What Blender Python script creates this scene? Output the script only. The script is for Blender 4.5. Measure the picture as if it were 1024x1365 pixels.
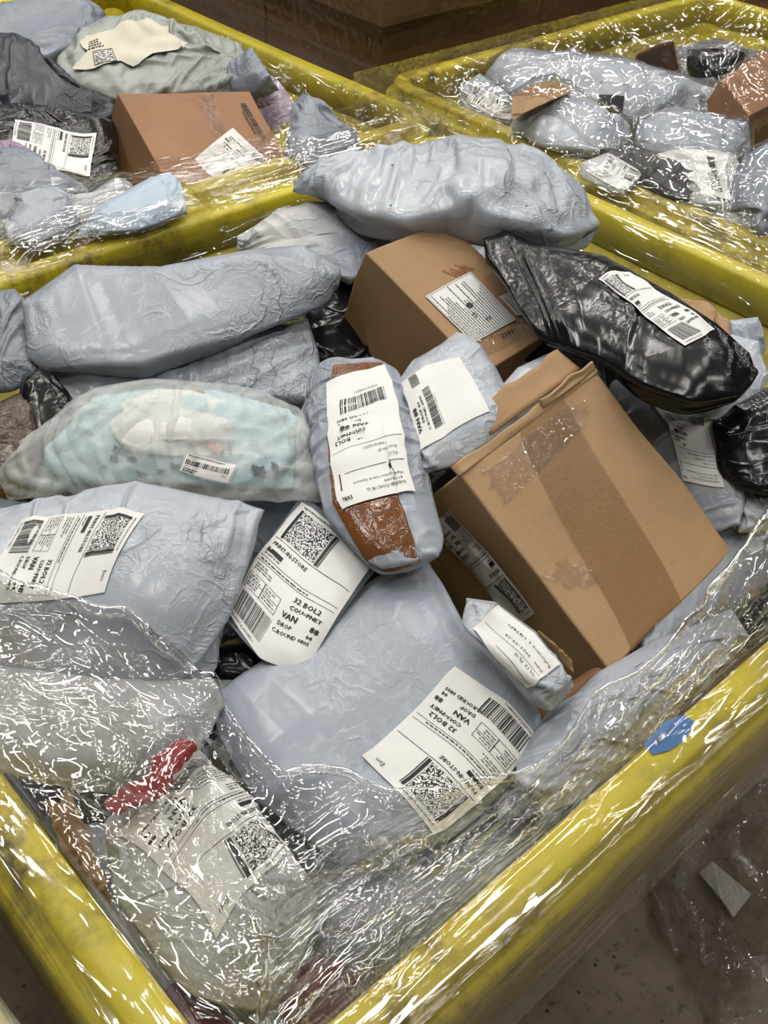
import bpy, math, random
import numpy as np
from mathutils import Vector, Matrix
from mathutils.bvhtree import BVHTree

for o in list(bpy.data.objects):
    bpy.data.objects.remove(o)
scene = bpy.context.scene
COL = scene.collection
ZR = 0.95                                   # height of the tub rims above the floor

# ------------------------------------------------------------------ camera
FPX = 1416.19
CAM = np.array([-0.11036, -0.20595, 0.69 + ZR])
_v1 = np.array([1994.03, -1113.85, FPX]); _v1 /= np.linalg.norm(_v1)
_v2 = np.array([-1751.11, -1334.25, FPX]); _v2 /= np.linalg.norm(_v2)
MW = np.array([_v1, _v2, np.cross(_v1, _v2)])      # rows: room axes seen in the camera (x right, y down, z forward)
cam_data = bpy.data.cameras.new('camera')
cam = bpy.data.objects.new('camera', cam_data); COL.objects.link(cam)
_r, _d, _f = MW[:, 0], MW[:, 1], MW[:, 2]
cam.matrix_world = Matrix(((_r[0], -_d[0], -_f[0], CAM[0]), (_r[1], -_d[1], -_f[1], CAM[1]),
                           (_r[2], -_d[2], -_f[2], CAM[2]), (0, 0, 0, 1)))
cam_data.sensor_fit = 'VERTICAL'; cam_data.sensor_height = 36.0
cam_data.lens = 36.0 * FPX / 1365.0
cam_data.clip_start = 0.02
scene.camera = cam

# ------------------------------------------------------------------ light
scene.view_settings.view_transform = 'Standard'
scene.view_settings.look = 'None'
scene.view_settings.gamma = 1.0
scene.view_settings.use_curve_mapping = False
scene.view_settings.exposure = 0.22
world = bpy.data.worlds.new('warehouse_air'); scene.world = world
world.use_nodes = True
world.node_tree.nodes['Background'].inputs[0].default_value = (0.95, 0.97, 1.0, 1)
world.node_tree.nodes['Background'].inputs[1].default_value = 0.035
def strip_light(x, y, z, lx, ly, power, col=(1.0, 0.97, 0.91)):
    d = bpy.data.lights.new('fluorescent_or_added_strip', 'AREA'); d.shape = 'RECTANGLE'
    d.size, d.size_y, d.energy, d.color = lx, ly, power, col
    o = bpy.data.objects.new('fluorescent_or_added_strip', d); o.location = (x, y, z); COL.objects.link(o)
for row, (sy, pw) in enumerate([(-1.7, 15), (0.1, 14), (1.5, 22), (2.7, 22), (3.9, 13), (5.1, 9)]):      # rows of tubes under the roof; the front row is added to light the floor
    for k in range(3): strip_light(-0.6 + 1.9 * k + 0.5 * (row % 2), sy, 4.3, 1.2, 0.07, pw)
for sx, sy in [(5.6, 1.0), (5.8, 3.4), (7.8, 2.2), (1.6, 7.2), (4.4, 6.6), (7.0, 6.0), (-1.2, 6.8), (9.6, 4.4), (4.0, 9.2)]: strip_light(sx, sy, 4.3, 1.2, 0.07, 20)  # distant strips added to put glints on the tilted film
scene.cycles.transparent_max_bounces = 24
scene.cycles.max_bounces = 10

# ------------------------------------------------------------------ pixel of the photograph -> point at a height over the rims
def ray(px, py):
    d = MW @ np.array([(px - 512) / FPX, (py - 682.5) / FPX, 1.0]); return d
def P(px, py, dz=0.0):
    d = ray(px, py); t = (ZR + dz - CAM[2]) / d[2]; return CAM + t * d
def project(X):
    v = (np.asarray(X) - CAM) @ MW
    return np.stack([512 + FPX * v[..., 0] / v[..., 2], 682.5 + FPX * v[..., 1] / v[..., 2]], -1)
def on_plane(px, py, o, n):
    d = ray(px, py); t = np.dot(np.asarray(o) - CAM, n) / np.dot(d, n); return CAM + t * d

# ------------------------------------------------------------------ noise
def _hash(ix, iy, iz, seed):
    h = (ix.astype(np.int64) * 374761393 + iy.astype(np.int64) * 668265263 + iz.astype(np.int64) * 2147483647 + seed * 1274126177) & 0xffffffff
    h = ((h ^ (h >> 13)) * 1274126177) & 0xffffffff
    h = ((h ^ (h >> 16)) * 2246822519) & 0xffffffff
    return ((h ^ (h >> 15)) & 0xffff) / 32767.5 - 1.0
def noise(p, seed=0):
    p = np.asarray(p, float)
    if p.shape[-1] == 2: p = np.concatenate([p, np.zeros(p.shape[:-1] + (1,))], -1)
    i = np.floor(p); f = p - i; f = f * f * (3 - 2 * f); r = 0
    for dx in (0, 1):
        for dy in (0, 1):
            for dz in (0, 1):
                w = (f[..., 0] if dx else 1 - f[..., 0]) * (f[..., 1] if dy else 1 - f[..., 1]) * (f[..., 2] if dz else 1 - f[..., 2])
                r = r + w * _hash(i[..., 0] + dx, i[..., 1] + dy, i[..., 2] + dz, seed)
    return r
def ridged(p, seed=0, octaves=3):
    a, r, s = 1.0, 0, 1.0
    for k in range(octaves):
        r = r + a * (1 - 2 * np.abs(noise(np.asarray(p) * s + k * 7.3, seed + k))); a *= .5; s *= 2.1
    return r

# ------------------------------------------------------------------ objects
def tag(o, label=None, cat=None, group=None, kind=None):
    if label: o['label'] = label
    if cat: o['category'] = cat
    if group: o['group'] = group
    if kind: o['kind'] = kind
    return o
def thing(name, label, cat, loc=(0, 0, 0), group=None):
    o = bpy.data.objects.new(name, None); COL.objects.link(o)
    o.empty_display_size = 0.05; o.location = [float(c) for c in loc]
    return tag(o, label, cat, group)
def mesh_obj(name, verts, faces, mat, parent=None, smooth=True, uvs=None, mat_ids=None):
    me = bpy.data.meshes.new(name)
    verts = np.asarray(verts, float).reshape(-1, 3)
    off = np.array(parent_world(parent)) if parent is not None else np.zeros(3)
    me.from_pydata((verts - off).tolist(), [], [tuple(int(i) for i in f) for f in faces])
    for m in (mat if isinstance(mat, (list, tuple)) else [mat]): me.materials.append(m)
    if uvs is not None:
        uvs = np.asarray(uvs, float); l = me.uv_layers.new(name='UVMap')
        vi = np.zeros(len(me.loops), np.int32); me.loops.foreach_get('vertex_index', vi)
        l.data.foreach_set('uv', uvs[vi].astype(np.float32).ravel())
    if mat_ids is not None: me.polygons.foreach_set('material_index', np.asarray(mat_ids, np.int32))
    if smooth: me.polygons.foreach_set('use_smooth', np.ones(len(me.polygons), bool))
    me.update()
    o = bpy.data.objects.new(name, me); COL.objects.link(o)
    if parent is not None: o.parent = parent
    return o
def parent_world(p):
    v = Vector((0, 0, 0))
    while p is not None:
        v = v + p.location; p = p.parent
    return v
def grid_faces(nu, nv, flip=False, base=0):
    i, j = np.meshgrid(np.arange(nu - 1), np.arange(nv - 1), indexing='ij')
    a = (i * nv + j + base).ravel(); b = a + nv; c = b + 1; d = a + 1
    f = np.stack([a, b, c, d], -1)
    return f[:, ::-1] if flip else f
def normals(X):
    n = np.cross(np.gradient(X, axis=0), np.gradient(X, axis=1))
    return n / (np.linalg.norm(n, axis=-1, keepdims=True) + 1e-12)

# ------------------------------------------------------------------ height of the heap (lets the film lie over the parcels)
HX0, HY0, HC = -1.5, -0.5, 0.006
HM = np.zeros((700, 540))
def heap(X):
    X = np.asarray(X); nu, nv = X.shape[:2]
    if nu < 60: X = np.einsum('ai,bj,ijk->abk', lin_matrix(nu, 72), lin_matrix(nv, 72), X)
    i = ((X[..., 0] - HX0) / HC).astype(int).ravel(); j = ((X[..., 1] - HY0) / HC).astype(int).ravel()
    ok = (i >= 0) & (i < HM.shape[0]) & (j >= 0) & (j < HM.shape[1])
    np.maximum.at(HM, (i[ok], j[ok]), X[..., 2].ravel()[ok])
def lin_matrix(n, m):
    W = np.zeros((m, n)); t = np.linspace(0, n - 1, m); i = np.minimum(t.astype(int), n - 2); f = t - i
    W[np.arange(m), i] = 1 - f; W[np.arange(m), i + 1] += f; return W

# ------------------------------------------------------------------ materials
MATS = {}
class NT:
    def __init__(s, name):
        s.m = bpy.data.materials.new(name); s.m.use_nodes = True; s.t = s.m.node_tree; s.t.nodes.clear()
        s.out = s.t.nodes.new('ShaderNodeOutputMaterial')
    def n(s, kind, **kw):
        nd = s.t.nodes.new('ShaderNode' + kind)
        for k, v in kw.items():
            if k.startswith('_'): setattr(nd, k[1:], v)
            else:
                key = int(k[1:]) if k[0] == 'i' and k[1:].isdigit() else k.replace('_', ' ')
                if hasattr(v, 'is_output'): s.t.links.new(v, nd.inputs[key])
                else: nd.inputs[key].default_value = v
        return nd
    def ramp(s, fac, stops):
        r = s.t.nodes.new('ShaderNodeValToRGB'); s.t.links.new(fac, r.inputs[0])
        e = r.color_ramp.elements
        while len(e) < len(stops): e.new(0.5)
        for el, (p, c) in zip(e, stops):
            el.position = p; el.color = (c, c, c, 1) if np.isscalar(c) else tuple(c) + (1,)
        return r.outputs[0]
    def math(s, op, a, b=0.0, clamp=False):
        nd = s.n('Math', _operation=op, i0=a, i1=b, _use_clamp=clamp); return nd.outputs[0]
    def mix(s, fac, a, b):
        nd = s.t.nodes.new('ShaderNodeMix'); nd.data_type = 'RGBA'
        for i, v in ((0, fac), (6, a), (7, b)):
            if hasattr(v, 'is_output'): s.t.links.new(v, nd.inputs[i])
            else: nd.inputs[i].default_value = v if np.isscalar(v) else tuple(v) + ((1,) if len(v) == 3 else ())
        return nd.outputs[2]
    def coord(s, which='Object', scale=(1, 1, 1)):
        c = s.n('TexCoord').outputs[which]
        if scale == (1, 1, 1): return c
        return s.n('Mapping', Vector=c, Scale=scale).outputs[0]
    def done(s, sh):
        s.t.links.new(sh, s.out.inputs[0]); return s.m
def rgb(h):                                  # sRGB 0-255 -> linear
    return tuple(((c / 255) / 12.92 if c / 255 <= 0.04045 else ((c / 255 + .055) / 1.055) ** 2.4) for c in h)

def plastic(name, col, rough=0.34, bump=0.35, scale=38.0, col2=None, spec=0.5, dist=0.004):
    if name in MATS: return MATS[name]
    t = NT(name); co = t.coord()
    nw = t.n('TexNoise', Vector=co, Scale=14.0, Detail=2.0)
    cw = t.n('VectorMath', _operation='MULTIPLY_ADD', i0=nw.outputs['Color'], i1=(0.035, 0.035, 0.035), i2=co).outputs[0]
    def crease(sc, w, dis):
        n = t.n('TexNoise', Vector=cw, Scale=sc, Detail=1.5, Roughness=0.5, Distortion=dis)
        return t.ramp(t.math('ABSOLUTE', t.math('SUBTRACT', n.outputs[0], 0.5)), [(0.0, 1.0), (w, 0.0)])
    v = t.n('TexVoronoi', Vector=cw, Scale=scale * 0.75)
    n2 = t.n('TexNoise', Vector=co, Scale=9.0, Detail=2.0)
    amt = t.ramp(n2.outputs[0], [(0.44, 0.10), (0.62, 1.0)])
    h = t.math('ADD', t.math('MULTIPLY', crease(scale * 0.5, 0.05, 0.6), 0.34), t.math('MULTIPLY', crease(scale * 1.3, 0.07, 1.0), 0.14))
    h = t.math('ADD', h, t.math('MULTIPLY', v.outputs['Distance'], 0.16))
    h = t.math('ADD', h, t.math('MULTIPLY', crease(scale * 2.7, 0.10, 1.5), 0.07))
    bp = t.n('Bump', Strength=min(1.0, bump * 1.6), Distance=dist * 1.6, Height=t.math('MULTIPLY', h, amt))
    n3 = t.n('TexNoise', Vector=co, Scale=5.0, Detail=3.0)
    c2 = col2 or tuple(c * 0.84 for c in col)
    base = t.mix(t.ramp(n3.outputs[0], [(0.36, 0.0), (0.64, 1.0)]), col, c2)
    rg = t.math('ADD', t.math('MULTIPLY', n3.outputs[0], 0.16), rough - 0.08)
    b = t.n('BsdfPrincipled', Base_Color=base, Roughness=rg, Normal=bp.outputs[0])
    b.inputs['Specular IOR Level'].default_value = spec
    MATS[name] = t.done(b.outputs[0]); return MATS[name]
GREY = plastic('grey_blue_poly', rgb((160, 166, 177)), 0.26, col2=rgb((148, 154, 165)), bump=0.45)
GREYS = plastic('smooth_grey_poly', rgb((158, 164, 176)), 0.27, col2=rgb((150, 156, 168)), bump=0.2)
GREYD = plastic('dull_grey_poly', rgb((132, 138, 149)), 0.29, col2=rgb((114, 122, 134)))
GREYL = plastic('pale_grey_poly', rgb((180, 185, 193)), 0.22, col2=rgb((164, 170, 180)), bump=0.5)
GREYW = plastic('off_white_poly', rgb((186, 187, 187)), 0.36, col2=rgb((168, 171, 174)))
GREYG = plastic('greenish_grey_poly', rgb((158, 162, 156)), 0.36, col2=rgb((140, 145, 140)))
NAVY = plastic('dark_navy_poly', rgb((40, 46, 54)), 0.3, bump=0.4)
BLACK = plastic('black_poly', rgb((17, 18, 20)), 0.2, bump=0.16, scale=15, dist=0.005)
RED = plastic('red_film', rgb((158, 16, 22)), 0.3, bump=0.5)
LILAC = plastic('lilac_film', rgb((160, 130, 158)), 0.3, bump=0.5)
MAROON = plastic('maroon_film', rgb((92, 22, 26)), 0.35)

def cardboard(name, col, vary=0.12):
    t = NT(name); co = t.coord()
    fib = t.n('TexNoise', Vector=t.coord(scale=(1, 14, 1)), Scale=60.0, Detail=4.0)
    blot = t.n('TexNoise', Vector=co, Scale=11.0, Detail=4.0)
    f = t.math('ADD', t.math('MULTIPLY', fib.outputs[0], 0.4), t.math('MULTIPLY', blot.outputs[0], 0.6))
    c = t.mix(t.ramp(f, [(0.3, 0.0), (0.7, 1.0)]), tuple(x * (1 - vary) for x in col), tuple(x * (1 + vary) for x in col))
    spk = t.n('TexNoise', Vector=co, Scale=420.0, Detail=1.0)
    c = t.mix(t.ramp(spk.outputs[0], [(0.70, 0.0), (0.78, 0.5)]), c, tuple(x * 0.45 for x in col))
    bp = t.n('Bump', Strength=0.22, Distance=0.002, Height=blot.outputs[0])
    b = t.n('BsdfPrincipled', Base_Color=c, Roughness=0.72, Normal=bp.outputs[0]); b.inputs['Specular IOR Level'].default_value = 0.25
    return t.done(b.outputs[0])
CARD = cardboard('tan_cardboard', rgb((176, 144, 108)))
CARD_B = cardboard('brown_cardboard', rgb((164, 132, 98)))
CARD_C = cardboard('red_brown_cardboard', rgb((156, 118, 90)))
CARD_D = cardboard('dark_cardboard', rgb((112, 82, 58)))
KRAFT = cardboard('kraft_paper', rgb((160, 130, 98)), 0.2)

def tape_mat(name, col, alpha, rough=0.14, bump=0.3):
    t = NT(name)
    n = t.n('TexNoise', Vector=t.coord(), Scale=70.0, Detail=3.0, Distortion=1.0)
    bp = t.n('Bump', Strength=bump, Distance=0.003, Height=t.math('ABSOLUTE', t.math('SUBTRACT', n.outputs[0], 0.5)))
    p = t.n('BsdfPrincipled', Base_Color=tuple(col) + (1,), Roughness=rough, Normal=bp.outputs[0], Alpha=alpha)
    return t.done(p.outputs[0])
TAPE = tape_mat('tan_packing_tape', rgb((146, 108, 66)), 0.42, 0.3)
TAPE_BROWN = tape_mat('brown_packing_tape', rgb((112, 70, 38)), 1.0, 0.16, 0.5)

def simple(name, col, rough=0.5, spec=0.4, alpha=1.0):
    t = NT(name); n = t.n('TexNoise', Vector=t.coord(), Scale=25.0, Detail=3.0)
    c = t.mix(n.outputs[0], tuple(x * .94 for x in col), tuple(min(1, x * 1.05) for x in col))
    b = t.n('BsdfPrincipled', Base_Color=c, Roughness=rough, Alpha=alpha); b.inputs['Specular IOR Level'].default_value = spec
    return t.done(b.outputs[0])
PAPER = simple('label_paper', rgb((226, 225, 222)), 0.5)
PAPER_OLD = simple('yellowed_label_paper', rgb((206, 200, 180)), 0.45)
INK = simple('label_ink', rgb((26, 26, 28)), 0.55)
INK_GREY = simple('faint_label_ink', rgb((112, 112, 114)), 0.55)
INK_RED = simple('faded_red_stamp', rgb((150, 92, 62)), 0.7)
BLUE = simple('blue_sticker', rgb((60, 110, 165)), 0.4)
def code_mat():
    t = NT('label_code_print'); uv = t.n('TexCoord').outputs['UV']
    sc = t.n('VectorMath', _operation='MULTIPLY', i0=uv, i1=(0.95, 0.95, 1.0)).outputs[0]
    fl = t.n('VectorMath', _operation='FLOOR', i0=sc).outputs[0]
    w = t.n('TexWhiteNoise', _noise_dimensions='2D', Vector=fl)
    c = t.ramp(w.outputs[0], [(0.0, rgb((30, 30, 32))), (0.53, rgb((220, 220, 218)))])
    c.node.color_ramp.interpolation = 'CONSTANT'
    b = t.n('BsdfPrincipled', Base_Color=c, Roughness=0.5)
    return t.done(b.outputs[0])
CODE = code_mat()

def yellow_mat():
    t = NT('yellow_tub_plastic'); co = t.coord('Generated'); ob = t.coord()
    n = t.n('TexNoise', Vector=ob, Scale=26.0, Detail=6.0, Roughness=0.7)
    n2 = t.n('TexNoise', Vector=ob, Scale=3.2, Detail=3.0)
    d = t.math('MULTIPLY', t.ramp(n.outputs[0], [(0.46, 0.0), (0.66, 1.0)]), t.ramp(n2.outputs[0], [(0.37, 0.0), (0.57, 0.92)]))
    c = t.mix(t.ramp(n2.outputs[0], [(0.3, 0.0), (0.7, 1.0)]), rgb((208, 192, 34)), rgb((186, 168, 30)))
    c = t.mix(d, c, rgb((74, 68, 44)))
    bp = t.n('Bump', Strength=0.25, Distance=0.003, Height=n.outputs[0])
    b = t.n('BsdfPrincipled', Base_Color=c, Roughness=0.42, Normal=bp.outputs[0])
    return t.done(b.outputs[0])
YELLOW = yellow_mat()

def film_mat(name, refl=1.3, veil=0.03, rough=0.05, bump=0.5, scale=24.0, aniso=(1, 1, 1), dist=0.006, lines=1.0, cap=0.38):
    t = NT(name); co = t.coord('Object', aniso)
    n = t.n('TexNoise', Vector=co, Scale=scale, Detail=0.6, Roughness=0.4, Distortion=1.2)
    n1 = t.n('TexNoise', Vector=co, Scale=scale * 2.1, Detail=0.5, Roughness=0.4, Distortion=1.5)
    cr = t.ramp(t.math('ABSOLUTE', t.math('SUBTRACT', n1.outputs[0], 0.5)), [(0.0, 1.0), (0.055, 0.0)])
    rid = t.math('ABSOLUTE', t.math('SUBTRACT', n.outputs[0], 0.5))
    h = t.math('ADD', t.math('MULTIPLY', rid, 2.2), t.math('MULTIPLY', cr, 0.22 * lines))
    bp = t.n('Bump', Strength=bump, Distance=dist, Height=h)
    fr = t.n('Fresnel', IOR=1.45, Normal=bp.outputs[0])
    fac = t.math('MINIMUM', t.math('MULTIPLY', fr.outputs[0], refl), cap)
    tr = t.n('BsdfTransparent', Color=(0.975, 0.975, 0.97, 1))
    gl = t.n('BsdfGlossy', Color=(1, 1, 1, 1), Roughness=rough, Normal=bp.outputs[0])
    m1 = t.n('MixShader', i0=fac, i1=tr.outputs[0], i2=gl.outputs[0])
    df = t.n('BsdfDiffuse', Color=(0.82, 0.84, 0.84, 1), Normal=bp.outputs[0])
    tl = t.n('BsdfTranslucent', Color=(0.82, 0.84, 0.84, 1))
    dd = t.n('MixShader', i0=0.5, i1=df.outputs[0], i2=tl.outputs[0])
    n2 = t.n('TexNoise', Vector=co, Scale=scale * 0.4, Detail=2.0)
    vf = t.math('MULTIPLY', t.ramp(n2.outputs[0], [(0.42, 0.15), (0.68, 1.0)]), veil)
    m2 = t.n('MixShader', i0=vf, i1=m1.outputs[0], i2=dd.outputs[0])
    return t.done(m2.outputs[0])
FILM = film_mat('stretch_film', 2.1, 0.03, 0.035, 0.46, 12.0, lines=0.9, cap=0.45)
FILM_OVER = film_mat('covering_stretch_film', 1.6, 0.03, 0.04, 0.36, 11.0, lines=0.9)
FILM_X = film_mat('film_streaked_lengthwise', 1.5, 0.03, 0.05, 0.5, 30.0, (0.10, 1, 1), cap=0.2)
FILM_Y = film_mat('film_streaked_crosswise', 1.1, 0.03, 0.06, 0.28, 26.0, (1, 0.12, 1), cap=0.2)
FILM_TIGHT = film_mat('taut_stretch_film', 1.4, 0.03, 0.05, 0.35, 18.0)
FILM_FLOOR = film_mat('discarded_stretch_film', 3.0, 0.22, 0.05, 0.8, 24.0, cap=0.5)
TAPE_CLEAR = film_mat('clear_packing_tape', 1.5, 0.03, 0.08, 0.8, 60.0, dist=0.004)
def frost_mat():
    t = NT('frosted_bag_film'); co = t.coord()
    n = t.n('TexNoise', Vector=co, Scale=24.0, Detail=3.0, Distortion=1.2)
    bp = t.n('Bump', Strength=0.4, Distance=0.005, Height=t.math('ABSOLUTE', t.math('SUBTRACT', n.outputs[0], 0.5)))
    tr = t.n('BsdfTransparent', Color=(0.95, 0.96, 0.96, 1))
    p = t.n('BsdfPrincipled', Base_Color=rgb((228, 230, 228)) + (1,), Roughness=0.28, Normal=bp.outputs[0])
    f = t.ramp(n.outputs[0], [(0.35, 0.25), (0.65, 0.44)])
    m = t.n('MixShader', i0=f, i1=tr.outputs[0], i2=p.outputs[0])
    return t.done(m.outputs[0])
FROST = frost_mat()
def concrete_mat():
    t = NT('stained_concrete'); co = t.coord()
    n = t.n('TexNoise', Vector=co, Scale=7.0, Detail=8.0, Roughness=0.65)
    c = t.mix(t.ramp(n.outputs[0], [(0.32, 0.0), (0.7, 1.0)]), rgb((112, 96, 78)), rgb((158, 140, 120)))
    v = t.n('TexVoronoi', Vector=co, Scale=55.0)
    s = t.n('TexNoise', Vector=co, Scale=40.0, Detail=5.0, Roughness=0.7)
    c = t.mix(t.ramp(s.outputs[0], [(0.56, 0.0), (0.70, 0.8)]), c, rgb((52, 44, 36)))
    c = t.mix(t.ramp(v.outputs['Distance'], [(0.06, 0.8), (0.13, 0.0)]), c, rgb((156, 140, 122)))
    v2 = t.n('TexVoronoi', Vector=co, Scale=23.0)
    c = t.mix(t.ramp(v2.outputs['Distance'], [(0.05, 0.9), (0.09, 0.0)]), c, rgb((34, 32, 30)))
    bp = t.n('Bump', Strength=0.35, Distance=0.004, Height=s.outputs[0])
    b = t.n('BsdfPrincipled', Base_Color=c, Roughness=0.62, Normal=bp.outputs[0])
    return t.done(b.outputs[0])
CONCRETE = concrete_mat()

# ------------------------------------------------------------------ soft parcels: two film sheets sealed round the edge, settled over their contents
def polyline(pts, n):
    p = np.asarray(pts, float); s = np.concatenate([[0], np.cumsum(np.linalg.norm(np.diff(p, axis=0), axis=1))]); s /= s[-1]
    t = np.linspace(0, 1, n); return np.stack([np.interp(t, s, p[:, k]) for k in range(3)], -1)
def coons(sides, nu, nv):
    b, r, tp, l = sides                       # bottom u0>1, right v0>1, top u1>0, left v1>0
    B = polyline(b, nu); R = polyline(r, nv); T = polyline(tp, nu)[::-1]; L = polyline(l, nv)[::-1]
    u = np.linspace(0, 1, nu)[:, None, None]; v = np.linspace(0, 1, nv)[None, :, None]
    return ((1 - v) * B[:, None] + v * T[:, None] + (1 - u) * L[None] + u * R[None]
            - ((1 - u) * (1 - v) * B[0] + u * (1 - v) * B[-1] + (1 - u) * v * T[0] + u * v * T[-1]))
def outline(sides, dz=0.0):
    """four lists of (px, py[, height]) walked round the parcel; each side starts at its own corner"""
    pts = [[P(q[0], q[1], (q[2] if len(q) > 2 else dz)) for q in s] for s in sides]
    return [pts[k] + [pts[(k + 1) % 4][0]] for k in range(4)]
def _pair(X, sa, sb, rest, ks, kc):
    d = X[sb] - X[sa]; L = np.sqrt((d * d).sum(-1)) + 1e-9
    e = (L - rest) / L; e = np.where(e > 0, e * ks, e * kc) * 0.5
    d *= e[..., None]; X[sa] += d; X[sb] -= d
def _links(nu, nv):
    S = slice; out = []
    for s in (0, 1):
        a = S(s, nu - 1, 2); b = S(s + 1, nu, 2); out.append(((S(None), a, S(None)), (S(None), b, S(None))))
        a = S(s, nv - 1, 2); b = S(s + 1, nv, 2); out.append(((S(None), S(None), a), (S(None), S(None), b)))
        a = S(s, nu - 1, 2); b = S(s + 1, nu, 2)
        out.append(((S(None), a, S(0, nv - 1)), (S(None), b, S(1, nv))))
        out.append(((S(None), a, S(1, nv)), (S(None), b, S(0, nv - 1))))
    return out
def cubic_matrix(n, m):
    W = np.zeros((m, n)); t = np.linspace(0, n - 1, m); i = np.minimum(t.astype(int), n - 2); f = t - i
    for k, w in ((-1, -.5 * f + f * f - .5 * f ** 3), (0, 1 - 2.5 * f * f + 1.5 * f ** 3), (1, .5 * f + 2 * f * f - 1.5 * f ** 3), (2, -.5 * f * f + .5 * f ** 3)):
        np.add.at(W, (np.arange(m), np.clip(i + k, 0, n - 1)), w)
    return W
def smooth2(X, it):
    for _ in range(it):
        Y = X.copy(); Y[1:-1] = (X[:-2] + X[2:] + 2 * X[1:-1]) / 4; X = Y
        Y = X.copy(); Y[:, 1:-1] = (X[:, :-2] + X[:, 2:] + 2 * X[:, 1:-1]) / 4; X = Y
    return X
class Sheet:
    """a grid surface that labels and tape can be laid on"""
    def __init__(s, X, up=None):
        sm = smooth2(X, 6); s.N = normals(sm)
        if up is not None and (s.N * up).sum(-1).mean() < 0: s.N = -s.N
        H = np.maximum(((X - sm) * s.N).sum(-1), 0)
        for _ in range(2):                    # ride over the ridges
            A = np.pad(H, 1, mode='edge'); H = np.max([A[i:i + H.shape[0], j:j + H.shape[1]] for i in range(3) for j in range(3)], axis=0)
        s.X = sm + s.N * smooth2(H[..., None], 3)
        s.px = project(s.X)
        s.front = ((CAM - s.X) * s.N).sum(-1) > 0
    def at(s, uv, lift=0.0):
        nu, nv = s.X.shape[:2]; uv = np.asarray(uv, float)
        a = np.clip(uv[..., 0], 0, 1) * (nu - 1); b = np.clip(uv[..., 1], 0, 1) * (nv - 1)
        i = np.minimum(a.astype(int), nu - 2); j = np.minimum(b.astype(int), nv - 2); fa = (a - i)[..., None]; fb = (b - j)[..., None]
        g = lambda A: A[i, j] * (1 - fa) * (1 - fb) + A[i + 1, j] * fa * (1 - fb) + A[i, j + 1] * (1 - fa) * fb + A[i + 1, j + 1] * fa * fb
        return g(s.X) + lift * g(s.N)
    def find(s, q):
        d = ((s.px - np.asarray(q)) ** 2).sum(-1) + np.where(s.front, 0, 400)
        i, j = np.unravel_index(np.argmin(d), d.shape); nu, nv = s.X.shape[:2]
        uv = np.array([i / (nu - 1), j / (nv - 1)])
        for _ in range(4):
            e = 0.4 / nu; p0 = project(s.at(uv)); J = np.stack([(project(s.at(uv + d_)) - p0) / e for d_ in (np.array([e, 0]), np.array([0, e]))], -1)
            if abs(np.linalg.det(J)) < 1e-6: break
            st = np.linalg.solve(J, np.asarray(q) - p0); st = np.clip(st, -.03, .03); uv = np.clip(uv + st, 0, 1)
        return uv
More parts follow.
